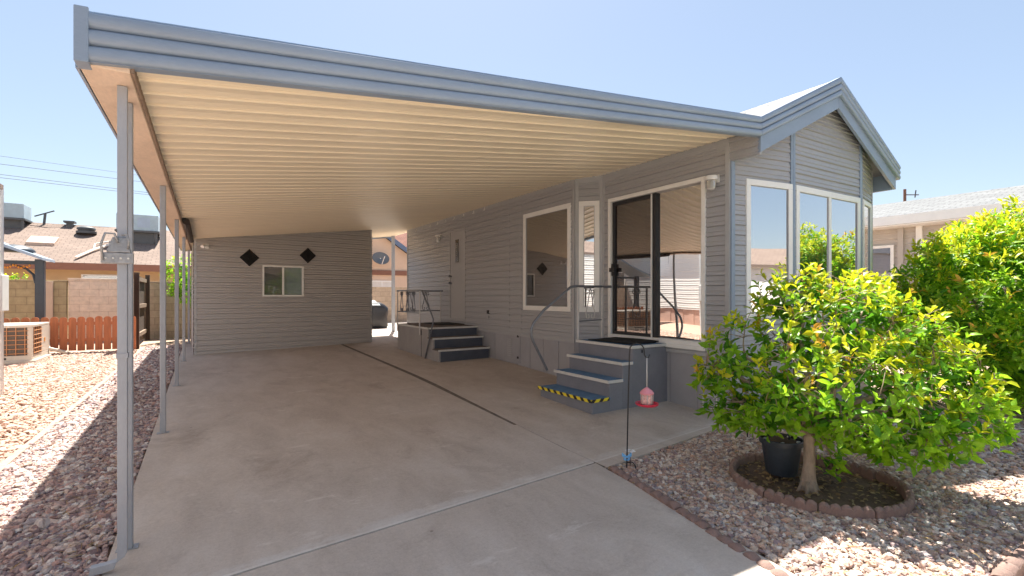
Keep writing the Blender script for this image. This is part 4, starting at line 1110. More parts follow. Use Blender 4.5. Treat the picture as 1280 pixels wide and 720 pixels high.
for i, (c, r) in enumerate(crown_blobs):
    e = Vector(c); pts = limb(mb, c1+Vector((0, 0, .04)), e, .024, .009, .04); ends.append((e, pts))
mb.build('limbs', M['bark'], tr, smooth='all')
allp = [q_ for e, pts in ends for q_ in pts[2:]]
sec = []
for p, nrm, q in random.sample(sh, 130):
    p = Vector(p); p = p-Vector(nrm)*.06; o_ = min(allp, key=lambda t: (t-p).length+random.uniform(0, .12)); sec += limb(mt_, o_, p, .0065, .003, .025, 5, 5)[2:]
for p, nrm, q in sh:
    p = Vector(p); o_ = min(sec, key=lambda t: (t-p).length); limb(mt_, o_, p, .003, .0018, .012, 3, 4)
mt_.build('twigs', M['twig'], tr, smooth='all')
# a low hanging sprig by the trunk joins the crown
sp_ = [(np.array([3.70+random.uniform(-.10, .16), 1.62+random.uniform(-.06, .06), random.uniform(.22, .36)]), np.array([random.uniform(-.5, .5), -.6, .2]), .9) for _ in range(6)]
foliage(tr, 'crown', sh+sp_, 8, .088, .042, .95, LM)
mb = MB()
for p, nrm, q in sp_: limb(mb, c1+Vector((0, 0, .05)), Vector(p), .006, .003, .015, 4, 5)
mb.build('twigs', M['twig'], tr, smooth='all')

hd = thing('hedge_bush', 'big dense dark green hedge bush with yellow tips at the right of the home', 'bush', (9.2, 1.9, -.05))
hb = []
for (x, y, dp, rr) in [(1255, 360, 6.0, .95), (1205, 400, 6.1, .85), (1320, 350, 5.9, 1.05), (1290, 430, 5.8, .9), (1225, 450, 6.1, .75), (1185, 345, 6.3, .62), (1340, 450, 5.7, .9), (1285, 302, 6.2, .65), (1228, 318, 6.2, .55), (1172, 372, 6.3, .5), (1400, 380, 5.8, 1.0), (1217, 330, 7.1, .72), (1215, 400, 7.0, .8), (1480, 390, 5.6, 1.0)]:
    hb.append((tuple(wpt(*px(x, y, dp))), (rr, rr, rr*.95)))
sh2 = shoots(hb, 2900, .8)
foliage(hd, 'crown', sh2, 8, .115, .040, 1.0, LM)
mb = MB()
for k in range(7):
    a = Vector((9.2+random.uniform(-.25, .25), 1.9+random.uniform(-.25, .25), -.08)); c, r = hb[k]; limb(mb, a, Vector(c), .035, .012, .06, 6, 7)
mb.build('trunk', M['bark'], hd, smooth='all')
# leafy dark core keeps daylight out of the middle of the hedge
core = shoots([(c, (r[0]*.72, r[1]*.72, r[2]*.72)) for c, r in hb], 700, .9)
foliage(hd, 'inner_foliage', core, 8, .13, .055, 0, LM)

# =================================================================== LEFT NEIGHBOUR
nh = thing('neighbour_house', 'white lap-sided house at the left edge with a meter box on its corner', 'house', (-4.6, 3, 0))
mb = MB(); q0, q1 = (-2.31, 9.22), (-2.31, -6)
siding(mb, (-2.34, -6), (-2.34, 9.22), .08, 2.86, pitch=.155, depth=.016); siding(mb, (-2.34, 9.22), (-6.9, 9.22), .08, 2.86, pitch=.155, depth=.016)
mb.build('wall', M['white_siding'], nh)
mb = MB(); mb.box((-2.35, -6, -.05), (-2.37, 9.2, .075)); mb.build('skirting', M['pink_skirt'], nh)
mb = MB(); mb.box((-2.37, 9.19, .08), (-2.318, 9.245, 2.84)); mb.build('corner_trim', M['white'], nh, bevel=.004)
mb = MB(); mb.hexa([(-2.31, -6.3, 2.86), (-2.31, 9.25, 2.86), (-4.6, 9.34, 3.55), (-4.6, -6.3, 3.55), (-2.31, -6.3, 2.93), (-2.31, 9.25, 2.93), (-4.6, 9.34, 3.65), (-4.6, -6.3, 3.65)]); mb.hexa([(-4.6, -6.3, 3.55), (-4.6, 9.34, 3.55), (-7, 9.34, 2.86), (-7, -6.3, 2.86), (-4.6, -6.3, 3.65), (-4.6, 9.34, 3.65), (-7, 9.34, 2.93), (-7, -6.3, 2.93)]); mb.build('roof', M['shingle_brown'], nh)
mb = MB(); mb.add([(-2.4, 9.2, 2.85), (-6.9, 9.2, 2.85), (-4.6, 9.2, 3.56)], [(0, 1, 2)]); mb.build('gable', M['white_siding'], nh)
P0n, P1n = (-2.34, -6), (-2.34, 9.22)
for (u0, u1, z0, z1) in ((6.2, 7.3, 1.5, 2.5), (13.2, 14.4, 1.5, 2.5)):
    mb = MB(); mb.frame(P0n, P1n, u0, u1, z0, z1, .06, .0, .04); w_ = mb.build('window', M['white'], nh); mb = MB(); mb.wbox(P0n, P1n, u0+.05, u1-.05, z0+.05, z1-.05, .016, .022); mb.build('pane', M['glass_clear'], w_)
mb = MB(); mb.box((-2.33, 8.95, 1.22), (-2.25, 9.22, 1.70)); eb = mb.build('meter_box', M['fixture'], nh, bevel=.008)
mb = MB(); mb.tube([(-2.29, 9.1, 1.23), (-2.29, 9.1, .1)], .02, 8); mb.tube([(-2.29, 9.1, 1.70), (-2.29, 9.1, 2.84)], .02, 8); mb.build('conduit', M['fixture'], eb, smooth=True)

n2_ = thing('white_house', 'white lap-sided house with pink skirting further back on the left', 'house', (-9.6, 13, .1))
mb = MB(); siding(mb, (-7.25, 9.4), (-7.25, 22), .75, 3.35, pitch=.2, depth=.02); siding(mb, (-12, 9.4), (-7.25, 9.4), .75, 3.35, pitch=.2); mb.build('wall', M['white_siding'], n2_)
mb = MB()
for k in range(40): mb.box((-7.27-.012*(k % 2), 9.4+k*.315, -.05), (-7.32, 9.4+(k+1)*.315-.004, .745))
mb.build('skirting', M['pink_skirt'], n2_)
mb = MB(); mb.hexa([(-7.0, 9.2, 3.35), (-7.0, 22.3, 3.35), (-9.6, 22.3, 4.1), (-9.6, 9.2, 4.1), (-7.0, 9.2, 3.45), (-7.0, 22.3, 3.45), (-9.6, 22.3, 4.2), (-9.6, 9.2, 4.2)]); mb.build('roof', M['shingle_white'], n2_)
mb = MB(); mb.frame((-7.25, 9.4), (-7.25, 22), 7.6, 9.4, 1.4, 2.6, .07, .0, .04); w_ = mb.build('window', M['white'], n2_); mb = MB(); mb.wbox((-7.25, 9.4), (-7.25, 22), 7.65, 9.35, 1.45, 2.55, .02, .03); mb.build('pane', M['glass_clear'], w_)
ac = thing('air_conditioner', 'beige ground-standing air conditioner with rusty grille behind the white house corner', 'air conditioner', (-3.3, 13.1, .18))
x0, x1, y0, y1, zb_, zt = -4.05, -2.75, 12.55, 13.75, .20, .875
mb = MB(); mb.box((x0-.1, y0-.06, .12), (x1+.05, y1+.05, .21)); mb.build('pad', M['pale_concrete'], ac, bevel=.01)
mb = MB(); mb.box((x0+.02, y0+.02, zb_+.01), (x1-.02, y1-.02, zt-.03)); mb.build('coil', M['ac_dark'], ac)
mb = MB(); mb.box((x0, y0, zt-.05), (x1, y1, zt)); mb.box((x0, y0, zb_), (x1, y1, zb_+.10)); 
for (xx, yy) in ((x0, y0), (x1-.07, y0), (x0, y1-.07), (x1-.07, y1-.07)): mb.box((xx, yy, zb_+.1), (xx+.07, yy+.07, zt-.05))
mb.box((x1-.03, y0+.62, zb_+.10), (x1-.001, y1-.07, zt-.05)); mb.build('casing', M['ac'], ac, bevel=.008)
mb = MB(); mb.box((x0+.5, y0-.003, zb_+.03), (x1-.35, y0+.01, zb_+.07)); mb.build('drain_slot', M['black'], ac)
mb = MB()
for k in range(10): xx = x0+.10+k*(x1-x0-.2)/9; mb.tube([(xx, y0-.004, zb_+.10), (xx, y0-.004, zt-.05)], .007, 5)
for k in range(6): zz = zb_+.14+k*.085; mb.tube([(x0+.05, y0-.008, zz), (x1-.05, y0-.008, zz)], .007, 5)
for k in range(4): yy = y0+.10+k*.15; mb.tube([(x1+.004, yy, zb_+.10), (x1+.004, yy, zt-.05)], .007, 5)
for k in range(6): zz = zb_+.14+k*.085; mb.tube([(x1+.008, y0+.07, zz), (x1+.008, y0+.62, zz)], .007, 5)
mb.build('grille', M['ac_rust'], ac)
mb = MB(); mb.tube([(-2.76, 13.7, .32), (-2.6, 13.75, .26), (-2.45, 13.72, .2)], .035, 8); mb.build('pipe', M['ac'], ac, smooth=True)
mb = MB(); mb.box((x1-.002, y0+.80, zb_+.30), (x1+.006, y0+.86, zb_+.38)); mb.build('service_valve', M['garland'], ac)

pf = thing('picket_fence', 'low red-stained picket fence with rounded tops beyond the air conditioner', 'fence', (-3, 13.95, .2))
mb = MB(); x = -5.2
FYp = lambda x: 14.05-.20*(x+2.8)/1.5 if x > -2.8 else 14.05
while x < -1.40:
    w = .128; y = FYp(x); h = .965+random.uniform(-.012, .012); zg = gz(x, y)-.0+random.uniform(.0, .02)
    prof = [(0, zg), (w, zg), (w, h-.045), (w*.85, h-.012), (w*.6, h), (w*.4, h), (w*.15, h-.012), (0, h-.045)]
    b = len(mb.v); ty = random.uniform(-.004, .004)
    for yy in (y+ty, y+ty+.018): mb.v += [(x+a, yy, z) for a, z in prof]
    m = len(prof); mb.f.append(tuple(range(b, b+m))); mb.f.append(tuple(range(b+m, b+2*m))[::-1])
    for k in range(m): k2 = (k+1) % m; mb.f.append((b+k2, b+k, b+m+k, b+m+k2))
    x += .150
mb.build('pickets', M['red_wood'], pf)
mb = MB()
for z in (.42, .78): mb.hexa([(-5.2, 14.07, z), (-2.8, 14.07, z), (-2.8, 14.11, z), (-5.2, 14.11, z), (-5.2, 14.07, z+.07), (-2.8, 14.07, z+.07), (-2.8, 14.11, z+.07), (-5.2, 14.11, z+.07)]); mb.hexa([(-2.8, 14.07, z), (-1.40, 13.89, z), (-1.40, 13.93, z), (-2.8, 14.11, z), (-2.8, 14.07, z+.07), (-1.40, 13.89, z+.07), (-1.40, 13.93, z+.07), (-2.8, 14.11, z+.07)])
mb.build('rail', M['red_wood'], pf)
gt = thing('wood_gate', 'dark weathered wooden gate section seen from its braced side', 'gate', (-1.37, 15.3, .22))
for (x, y, z) in ((-1.36, 14.40, 1.98), (-1.33, 16.6, 2.0)):
    mb = MB(); mb.box((x-.05, y-.05, .15), (x+.05, y+.05, z)); mb.build('post', M['dark_wood'], gt, bevel=.005)
mb = MB(); y = 14.48
while y < 16.5: mb.box((-1.405, y, .28), (-1.385, y+.128, 1.90+random.uniform(-.02, .02))); y += .136
mb.build('boards', M['dark_wood'], gt)
for z in (.42, 1.12, 1.78):
    mb = MB(); mb.box((-1.384, 14.46, z), (-1.34, 16.54, z+.10)); mb.build('rail', M['mid_wood'], gt, bevel=.004)
rb = MB(); rb.box((-1.47, 13.86, .18), (-1.42, 14.34, 1.92)); o = rb.build('fence_post', M['red_wood'], bevel=.006); tag(o, 'tall red-stained wooden fence end beside the dark gate', 'fence post')
def wall(name, a, b_, mat, label):
    mb = MB(); mb.box(a, b_); mb.box((a[0]-.01, a[1]-.012, b_[2]+.001), (b_[0]+.01, b_[1]+.012, b_[2]+.05)); o = mb.build('block_wall', mat, bevel=.006); tag(o, label, 'wall'); return o
wall('w', (-3.02, 16.9, .1), (-1.50, 17.08, 1.84), M['block_pink'], 'pink painted block wall behind the red picket fence')
wall('w', (-4.42, 16.88, .1), (-3.05, 17.1, 1.78), M['block_olive'], 'olive tan block wall at the far left behind the gazebo post')
wall('w', (-12, 16.9, .1), (-4.45, 17.08, 1.84), M['block_pink'], 'pink painted block wall further left behind the neighbour')
wall('w', (-1.47, 17.0, .1), (3.2, 17.18, 1.78), M['block_tan'], 'shaded tan block wall between the gate and the shed')
wall('w', (3.3, 19.3, .1), (14, 19.5, 1.74), M['block_tan'], 'tan block wall behind the covered grill')
mb = MB(); mb.box((-3.52, 16.80, .1), (-3.30, 16.87, 1.80)); o = mb.build('wall_pillar', M['stucco'], bevel=.006); tag(o, 'plastered pillar in front of the olive block wall', 'pillar')

gzb = thing('gazebo', 'slate blue gazebo post and sloping metal roof behind the picket fence', 'gazebo', (-4.8, 15.5, .2))
for x in (-3.26, -6.4):
    mb = MB(); mb.box((x-.08, 15.42, .2), (x+.08, 15.58, 2.28)); mb.build('post', M['gaz'], gzb, bevel=.008)
mb = MB(); mb.hexa([(-3.12, 15.0, 2.24), (-3.12, 16.1, 2.24), (-4.8, 16.1, 2.96), (-4.8, 15.0, 2.96), (-3.12, 15.0, 2.30), (-3.12, 16.1, 2.30), (-4.8, 16.1, 3.04), (-4.8, 15.0, 3.04)]); mb.hexa([(-4.8, 15.0, 2.96), (-4.8, 16.1, 2.96), (-6.7, 16.1, 2.24), (-6.7, 15.0, 2.24), (-4.8, 15.0, 3.04), (-4.8, 16.1, 3.04), (-6.7, 16.1, 2.30), (-6.7, 15.0, 2.30)]); mb.build('roof', M['gazroof'], gzb)
mb = MB(); mb.box((-6.4, 15.46, 2.16), (-3.26, 15.54, 2.24)); mb.build('cross_beam', M['gaz'], gzb)
mb = MB(); mb.tube([(-3.34, 15.5, 1.72), (-3.38, 15.5, 1.92), (-3.50, 15.5, 2.06), (-3.75, 15.5, 2.15)], .025, 8); mb.build('brace', M['gaz'], gzb, smooth=True)
mb = MB()
for k in range(26): x = -3.42-k*.045; mb.lathe((x, 15.40+random.uniform(-.02, .02), 2.12-.03*math.sin(k*.55)**2+random.uniform(-.02, .02)), [(.004, -.03), (.026, 0), (.004, .028)], 6)
o = mb.build('garland', M['garland']); tag(o, 'orange leaf garland draped along the gazebo beam', 'garland')
mb = MB(); mb.lathe((-3.72, 15.6, 2.45), [(.36, 0), (.345, .05), (.28, .10), (.15, .15), (.02, .165)], 20); mb.build('upper_canopy', M['gaz'], gzb, smooth='all')
sb = thing('garden_shrub', 'small lime green shrub peeping over the block wall at the far left', 'shrub', (-4.15, 17.45, .2))
shs = shoots([((-4.05, 17.45, 1.93), (.20, .15, .13)), ((-4.35, 17.45, 1.88), (.18, .15, .12))], 40); foliage(sb, 'leaves', shs, 6, .07, .035, 1, LM)
mb = MB(); mb.tube([(-4.15, 17.45, .15), (-4.12, 17.45, 1.85)], .02, 6); mb.build('stem', M['twig'], sb)
# citrus behind the posts
t2 = thing('garden_tree', 'bright green leafy tree between the carport posts and the shed', 'tree', (-.3, 15.9, .2))
bl = [((-.45, 16.1, 2.05), (.55, .5, .55)), ((-.2, 16.2, 1.55), (.5, .45, .5)), ((.2, 16.1, 2.1), (.6, .5, .6)), ((-.55, 16.1, 1.6), (.35, .35, .3))]
foliage(t2, 'crown', shoots(bl, 420, .8), 7, .085, .045, .3, LM)
mb = MB(); mb.tube([(-.1, 16.2, .15), (-.12, 16.2, .8), (-.15, 16.15, 1.6)], [.06, .05, .03], 8); mb.build('trunk', M['bark'], t2, smooth='all')

# =================================================================== BROWN ROOFED HOUSE BEYOND
bh = thing('brown_roof_house', 'low house with broad brown shingle roof beyond the left block wall', 'house', (-8, 30, .2))
EY, RY, ZE2, ZR2 = 25, 29.5, 2.66, 4.70
XA, XB = -26, 1.8
mb = MB(); mb.hexa([(XA, EY, ZE2-.02), (XB, EY, ZE2-.02), (XB, RY, ZR2-.14), (XA, RY, ZR2-.14), (XA, EY, ZE2+.06), (XB, EY, ZE2+.06), (XB, RY, ZR2), (XA, RY, ZR2)])
mb.hexa([(XA, RY, ZR2-.14), (XB, RY, ZR2-.14), (XB, 34, ZE2), (XA, 34, ZE2), (XA, RY, ZR2), (XB, RY, ZR2), (XB, 34, ZE2+.06), (XA, 34, ZE2+.06)]); brf = mb.build('roof', M['shingle_brown'], bh)
mb = MB(); mb.box((XA, EY-.03, ZE2-.22), (XB, EY-.002, ZE2+.05)); mb.build('fascia', M['brown_trim'], bh)
mb = MB(); mb.box((XA+.5, EY+.7, .1), (XB-.4, 33.3, ZE2-.06)); mb.build('wall', M['stucco_orange'], bh)
mb = MB(); mb.box((-4.2, EY+.66, 1.75), (-2.9, EY+.695, 2.3)); bw = mb.build('window', M['white'], bh); mb = MB(); mb.box((-4.13, EY+.64, 1.8), (-2.97, EY+.658, 2.25)); mb.build('pane', M['glass_clear'], bw)
def on_roof(x, y): return ZE2+.06+(ZR2-ZE2-.06)*(y-EY)/(RY-EY)
def onroof_box(name, x0, x1, y0, y1, h, mat, dz=0):
    mb = MB(); mb.hexa([(x0, y0, on_roof(x0, y0)-.05), (x1, y0, on_roof(x1, y0)-.05), (x1, y1, on_roof(x1, y1)-.05), (x0, y1, on_roof(x0, y1)-.05), (x0, y0, on_roof(x0, y0)+h), (x1, y0, on_roof(x1, y0)+h), (x1, y1, on_roof(x1, y1)+h), (x0, y1, on_roof(x0, y1)+h)]); return mb.build(name, mat, bh, bevel=.01)
onroof_box('skylight', -6.05, -5.2, 26.7, 27.45, .12, simple('skylight_tan', (.50, .37, .29), .5))
mb = MB(); z = on_roof(0, 28.6); mb.lathe((-4.45, 28.3, z-.10), [(.36, 0), (.36, .10), (.29, .12), (.29, .16), (.34, .18), (.32, .25), (.2, .31), (.02, .33)], 20); mb.build('roof_vent', M['vent'], bh, smooth=True)
mb = MB(); z = on_roof(0, 29.3); mb.box((-5.28, 29.15, z-.1), (-5.06, 29.4, z+.13)); mb.box((-5.36, 29.05, z+.13), (-4.98, 29.5, z+.21)); mb.build('roof_vent', M['vent'], bh)
mb = MB(); pts = []
for x, y in ((-4.3, 25.3), (-3.9, 26.2), (-3.3, 27.2), (-2.9, 28.0), (-2.85, 28.6), (-2.95, 29.3)): pts.append((x, y, on_roof(x, y)+.09))
mb.tube(pts, .05, 6); pts = [(x, y, on_roof(x, y)+.09) for x, y in ((-4.6, 26.0), (-3.9, 26.2), (-3.95, 26.9), (-3.5, 27.3))]; mb.tube(pts[1:], .03, 6); mb.build('conduit', M['pvc'], bh, smooth=True)
def rooftop(x, y, w, d, h, label, stand=.35, sticker=False):
    t = thing('rooftop_cooler', label, 'cooler', (x, y, on_roof(x, y)), 'cooler units on the brown roof'); z = on_roof(x, y)+stand
    mb = MB(); mb.box((x-w/2, y-d/2, z), (x+w/2, y+d/2, z+h)); mb.build('casing', M['cooler'], t, bevel=.02)
    mb = MB(); mb.box((x-w/2-.05, y-d/2-.05, z-.08), (x+w/2+.05, y+d/2+.05, z-.002))
    for sx in (-1, 1):
        for sy in (-1, 1): mb.box((x+sx*w*.45-.04, y+sy*d*.42-.04, on_roof(x, y+sy*d*.42)-.05), (x+sx*w*.45+.04, y+sy*d*.42+.04, z-.08))
    mb.box((x-w*.4, y-d*.35, on_roof(x, y-d*.35)-.05), (x+w*.4, y+d*.3, z-.08)); mb.build('stand', M['vent'], t)
    if sticker:
        mb = MB(); mb.box((x-w*.40, y-d/2-.012, z+h*.25), (x-w*.22, y-d/2-.002, z+h*.55)); mb.build('yellow_sticker', M['yellow'], t)
        mb = MB(); mb.box((x+.0, y-d/2-.012, z+h*.2), (x+w*.3, y-d/2-.002, z+h*.8)); mb.build('access_panel', M['gazroof'], t)
        mb = MB(); mb.tube([(x-w*.35, y-d/2-.1, z+.2), (x-w*.35, y-d/2-.12, z-.5), (x-w*.5, y-d/2-.2, z-.62)], .045, 8); mb.build('pipe', M['fixture'], t, smooth=True)
rooftop(-2.55, 27.9, 1.5, 1.2, .72, 'blue-grey rooftop cooler with yellow sticker seen behind the nearest carport post', .38, True)
rooftop(-7.05, 29.0, 1.1, 1.1, .62, 'pale grey rooftop cooler at the far left of the brown roof', .25)
an = thing('roof_antenna', 'small dark antenna standing on the brown roof ridge', 'antenna', (-6.0, 29.3, 4.6))
mb = MB(); mb.tube([(-6.05, 29.3, 4.5), (-6.0, 29.3, 5.1)], .05, 6); mb.tube([(-6.35, 29.3, 4.95), (-5.7, 29.3, 5.25)], .03, 6); mb.build('mast', M['vent'], an)

# =================================================================== STUCCO HOUSE IN THE GAP
mh = thing('stucco_house', 'beige stucco house with slate rake board and red-brown roof seen past the shed', 'house', (10, 26, .3))
HX, HY = 6.2, 24.0
def hy(p): return p
mb = MB(); mb.add([(4.2, HY, .1), (10.4, HY, .1), (10.4, HY, 2.6), (7.15, HY, 4.75), (4.2, HY, 2.8), (4.2, HY+7, .1), (10.4, HY+7, .1), (10.4, HY+7, 2.6), (7.15, HY+7, 4.75), (4.2, HY+7, 2.8)], [(0, 1, 2, 3, 4), (9, 8, 7, 6, 5), (1, 6, 7, 2), (0, 4, 9, 5)]); mb.build('wall', M['stucco'], mh)
mb = MB()
def rakeb(x0, z0, x1, z1, th, y0, y1): mb.hexa([(x0, y0, z0-th), (x1, y0, z1-th), (x1, y1, z1-th), (x0, y1, z0-th), (x0, y0, z0), (x1, y0, z1), (x1, y1, z1), (x0, y1, z0)])
rakeb(7.15, 4.95, 10.8, 2.55, .26, HY-.35, HY-.28); rakeb(3.9, 2.80, 7.15, 4.95, .26, HY-.35, HY-.28); mb.build('rake_board', M['blue_trim'], mh)
mb = MB(); rakeb(7.15, 4.97, 10.8, 2.57, .10, HY-.27, HY+7.3); rakeb(3.9, 2.82, 7.15, 4.97, .10, HY-.27, HY+7.3); mb.build('roof', M['shingle_red'], mh)
mb = MB(); mb.hexa([(7.6, HY+4, 3.2), (16, HY+4, 2.8), (16, HY+10, 6.6), (7.9, HY+10, 6.6), (7.6, HY+4, 3.3), (16, HY+4, 2.9), (16, HY+10, 6.7), (7.9, HY+10, 6.7)]); mb.build('main_roof', M['shingle_red'], mh)
mb = MB(); mb.box((4.2, HY-.08, 2.48), (10.4, HY-.001, 2.72)); mb.build('belt_board', M['brown_trim'], mh)
mb = MB(); mb.frame((6.0, HY), (9.0, HY), .95, 2.15, 1.65, 2.20, .07, .0, .05); mb.wbox((6.0, HY), (9.0, HY), 1.5, 1.57, 1.72, 2.13, 0, .05); w_ = mb.build('window', M['white'], mh)
mb = MB(); mb.wbox((6.0, HY), (9.0, HY), 1.0, 2.1, 1.7, 2.15, .005, .02); mb.build('pane', M['curtain'], w_)
ds_ = thing('satellite_dish', 'grey satellite dish on the stucco gable seen past the shed', 'satellite dish', (7.3, 23.9, 3.2))
mb = MB(); c0 = Vector((7.36, 23.55, 3.30)); nrm = Vector((.1, -1, .35)).normalized(); ax = nrm.cross(Vector((0, 0, 1))).normalized(); ay = ax.cross(nrm)
rows = []
for r, d in ((0.02, -.07), (.2, -.055), (.36, -.02), (.42, 0.0)):
    rows.append([tuple(c0+nrm*d+ax*(r*1.05*math.cos(t*math.pi/12))+ay*(r*.78*math.sin(t*math.pi/12))) for t in range(24)])
for r_ in rows: mb.v += r_
for i in range(3):
    for k in range(24): k2 = (k+1) % 24; mb.f.append((i*24+k, i*24+k2, (i+1)*24+k2, (i+1)*24+k))
mb.f.append(tuple(range(24)))
o = mb.build('reflector', M['dish'], ds_, smooth='all'); md = o.modifiers.new('thick', 'SOLIDIFY'); md.thickness = .015
mb = MB(); mb.tube([c0-nrm*.06, Vector((7.36, 23.98, 3.15))], .03, 8); mb.tube([c0+ay*-.33, c0+nrm*.45-ay*.1], .02, 6); mb.build('arm', M['fixture'], ds_)
gr = thing('covered_grill', 'barbecue grill under a shiny black cover with a pale folded cloth on top', 'grill', (4.95, 16.4, .33))
mb = MB(); gx, gy, g0 = 4.72, 16.4, .345
rings = [(.56, .36, 0, 0), (.60, .38, .06, .02), (.58, .37, .35, 0), (.60, .38, .52, .01), (.62, .36, .66, 0), (.50, .31, .78, 0), (.34, .24, .86, 0), (.10, .08, .885, 0)]
n_ = 32
for i, (a, b_, z, w_) in enumerate(rings):
    for k in range(n_):
        t = 2*math.pi*k/n_; ss = lambda v: math.copysign(abs(v)**.55, v); rip = 1+(.04*math.sin(9*t+i) if z < .6 else .015*math.sin(7*t))
        mb.v.append((gx+a*ss(math.cos(t))*rip, gy+b_*ss(math.sin(t))*rip, g0+z))
for i in range(len(rings)-1):
    for k in range(n_): k2 = (k+1) % n_; mb.f.append((i*n_+k, i*n_+k2, (i+1)*n_+k2, (i+1)*n_+k))
mb.f.append(tuple((len(rings)-1)*n_+k for k in range(n_)))
mb.build('cover', M['cover'], gr, smooth='all')
mb = MB(); mb.hexa([(gx-.42, gy-.36, g0+.74), (gx+.30, gy-.36, g0+.74), (gx+.24, gy+.1, g0+.89), (gx-.36, gy+.1, g0+.89), (gx-.40, gy-.33, g0+.79), (gx+.26, gy-.33, g0+.79), (gx+.20, gy+.1, g0+.93), (gx-.32, gy+.1, g0+.93)]); mb.build('folded_cloth', M['cover_top'], gr, bevel=.02)
mb = MB(); mb.box((gx-.22, gy-.42, g0+.46), (gx-.15, gy-.385, g0+.52)); mb.build('red_tag', M['red_tag'], gr)

# =================================================================== RIGHT NEIGHBOUR
rn = thing('neighbour_house', 'beige lap-sided house with white shingle roof right of the gabled home', 'house', (17, 4, 0))
RX = 14.5
mb = MB(); siding(mb, (RX+.6, 14), (RX+.6, 1.4), .6, 3.2, pitch=.16, depth=.016); siding(mb, (20.5, 14), (RX+.6, 14), .6, 3.2, pitch=.16); mb.build('wall', M['beige_siding'], rn)
mb = MB(); mb.box((RX+.66, 1.4, -.05), (RX+.7, 14, .6)); mb.build('skirting', M['beige_siding'], rn)
mb = MB(); mb.hexa([(RX, 1.1, 3.36), (RX, 14.4, 3.36), (17.6, 14.4, 4.15), (17.6, 1.1, 4.15), (RX, 1.1, 3.42), (RX, 14.4, 3.42), (17.6, 14.4, 4.25), (17.6, 1.1, 4.25)]); mb.hexa([(17.6, 1.1, 4.15), (17.6, 14.4, 4.15), (20.8, 14.4, 3.36), (20.8, 1.1, 3.36), (17.6, 1.1, 4.25), (17.6, 14.4, 4.25), (20.8, 14.4, 3.42), (20.8, 1.1, 3.42)]); mb.build('roof', M['shingle_grey'], rn)
mb = MB(); mb.box((RX-.04, 1.1, 3.20), (RX-.002, 14.4, 3.42)); mb.build('fascia', M['white'], rn)
mb = MB(); mb.box((RX, 1.15, 3.17), (RX+.6, 14.3, 3.195)); mb.build('soffit', M['white'], rn)
for yy in (5.0, 4.62): 
    mb = MB(); mb.box((RX+.52, yy-.06, .6), (RX+.6, yy+.06, 3.17)); mb.build('trim_board', M['white'] if yy == 4.62 else M['beige_siding'], rn)
mb = MB(); mb.frame((RX+.6, 14), (RX+.6, 1.4), 14-5.80, 14-5.15, 1.0, 2.75, .07, .012, .05); w_ = mb.build('window', M['white'], rn); mb = MB(); mb.wbox((RX+.6, 14), (RX+.6, 1.4), 14-5.74, 14-5.21, 1.06, 2.69, .014, .03); mb.build('pane', M['glass'], w_)
up = thing('utility_pole', 'brown utility pole with small antennas beyond the white roof', 'utility pole', (24, 8, 0))
pp = wpt((1131-640)/600*26, 0, 26)
up.location = (pp.x, pp.y, 0)
mb = MB(); mb.tube([(pp.x, pp.y, -.1), (pp.x, pp.y, 7.2)], [.09, .07], 10); mb.build('pole', M['wood_pole'], up, smooth=True)
mb = MB()
for z in (6.2, 6.9): mb.tube([(pp.x, pp.y, z), tuple(Vector((pp.x, pp.y, z))+camR*.75)], .03, 6); mb.tube([tuple(Vector((pp.x, pp.y, z-.15))+camR*.55), tuple(Vector((pp.x, pp.y, z+.25))+camR*.6)], .03, 6)
mb.build('antenna', M['vent'], up)
# power lines
wm = simple('cable_black', (.10, .11, .13), .6)
for i, (ya_, yb_, z) in enumerate(((195, 222, 7.6), (205, 229.5, 7.3), (218, 242, 6.7), (222, 244.5, 6.6))):
    da = (z-1.42)*600/(370-ya_); db = (z-1.42)*600/(370-yb_)
    a = wpt(*px(0, ya_, da)); b_ = wpt(*px(195, yb_, db)); d = (b_-a)
    mb = MB(); pts = []
    for k in range(25):
        t = -2.5+7*k/24; p = a+d*t; p.z = z+.0*t; pts.append(p)
    mb.tube(pts, .008 if i == 0 else .011, 5); o = mb.build('power_line', wm); tag(o, 'thin dark power line crossing the sky left of the carport', 'power line', 'power lines at the left')

# =================================================================== ACROSS THE ROAD (seen in the panes)
fh = thing('front_house', 'pale house across the road', 'house', (6, -17, 0))
mb = MB(); siding(mb, (30, -14), (-2, -14), .3, 3.0, pitch=.16); mb.box((-2, -20, 0), (30, -14.02, 3.0)); mb.build('wall', M['white_siding'], fh)
mb = MB(); mb.hexa([(-2.4, -13.6, 2.95), (30.4, -13.6, 2.95), (30.4, -17, 4.2), (-2.4, -17, 4.2), (-2.4, -13.6, 3.05), (30.4, -13.6, 3.05), (30.4, -17, 4.3), (-2.4, -17, 4.3)]); mb.build('roof', M['shingle_brown'], fh)
t3 = thing('street_tree', 'green tree across the road', 'tree', (9, -12, 0))
bl = [((8.6, -10.6, 2.4), (1.5, 1.1, 1.3)), ((10.4, -10.6, 2.2), (1.5, 1.1, 1.4)), ((12.2, -10.8, 2.5), (1.6, 1.1, 1.4)), ((7.0, -10.6, 1.6), (1.1, .9, 1.0))]
foliage(t3, 'crown', shoots(bl, 1100, .85), 7, .17, .08, .6, LM)
mb = MB(); mb.tube([(9.4, -10.7, -.1), (9.5, -10.7, 1.8)], [.15, .1], 8); mb.build('trunk', M['bark'], t3)

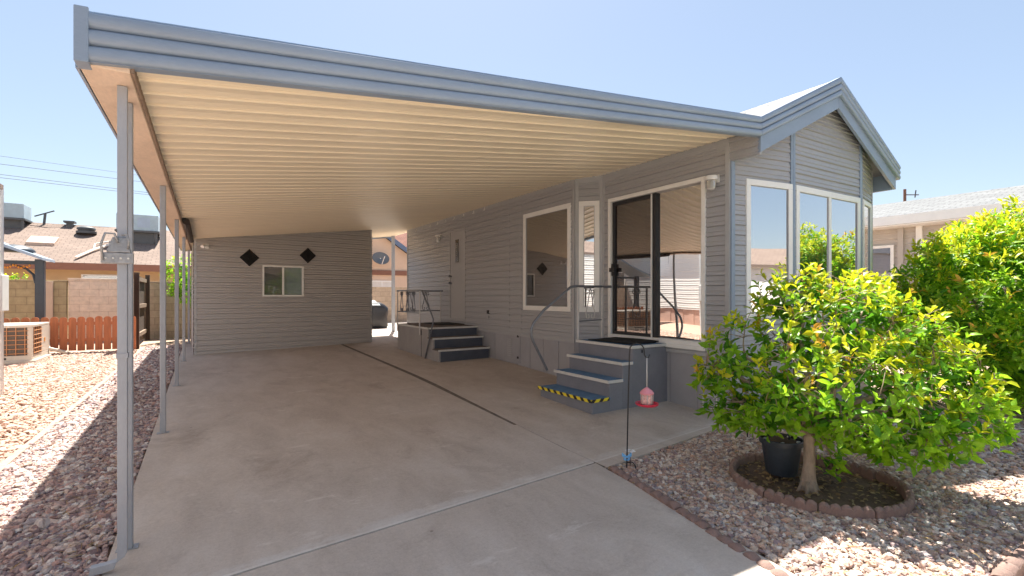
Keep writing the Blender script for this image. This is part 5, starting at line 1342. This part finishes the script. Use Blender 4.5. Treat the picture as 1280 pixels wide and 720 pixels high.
# =================================================================== LIGHT, SKY, CAMERA
sun_dir = Vector((.19, .48, 1)).normalized()          # towards the sun
el, az = math.asin(sun_dir.z), math.atan2(sun_dir.x, sun_dir.y)
w = bpy.data.worlds.new('World'); S.world = w; w.use_nodes = True
n = w.node_tree; n.nodes.clear()
w.cycles.sampling_method = 'AUTOMATIC'
sky = N(n, 'ShaderNodeTexSky'); sky.sky_type = 'NISHITA'; sky.sun_disc = False
sky.sun_elevation = el; sky.sun_rotation = az; sky.air_density = 1.0; sky.dust_density = .6; sky.ozone_density = 3.2
bg = N(n, 'ShaderNodeBackground'); bg.inputs['Strength'].default_value = .0635
ow = N(n, 'ShaderNodeOutputWorld'); L(n, mixc(n, .45, mixc(n, 1, sky.outputs[0], (1.18, 1.01, .88), 'MULTIPLY'), (2.2, 2.83, 3.68)), bg.inputs[0]); L(n, bg.outputs[0], ow.inputs[0])
ld = bpy.data.lights.new('sun', 'SUN'); ld.energy = 4.25; ld.angle = R(.53); ld.color = (1, .955, .86)
lo = bpy.data.objects.new('sun', ld); C.objects.link(lo); lo.rotation_euler = (-sun_dir).to_track_quat('-Z', 'Y').to_euler(); lo.location = (0, 0, 20)
cd = bpy.data.cameras.new('camera'); cam = bpy.data.objects.new('camera', cd); C.objects.link(cam)
cam.location = (0, 0, 1.42); cam.rotation_euler = (R(90), 0, -math.atan2(.5391, .8422))
cd.sensor_width = 36; cd.lens = 16.875; cd.shift_y = 10/1280; cd.clip_start = .05; cd.clip_end = 1500
S.camera = cam
S.view_settings.view_transform = 'Standard'; S.view_settings.look = 'None'; S.view_settings.gamma = 1; S.view_settings.exposure = 1.87
S.cycles.max_bounces = 8; S.cycles.diffuse_bounces = 5; S.cycles.use_denoising = True; S.cycles.denoising_input_passes = 'RGB_ALBEDO_NORMAL'; S.cycles.denoising_prefilter = 'ACCURATE'; S.cycles.use_guiding = True; S.cycles.caustics_reflective = False; S.cycles.caustics_refractive = False; S.cycles.blur_glossy = 1.0; S.cycles.sample_clamp_indirect = 6.0; S.cycles.guiding_training_samples = 128; S.cycles.use_surface_guiding = True
try: S.cycles.denoiser = 'OPENIMAGEDENOISE'
except Exception: pass
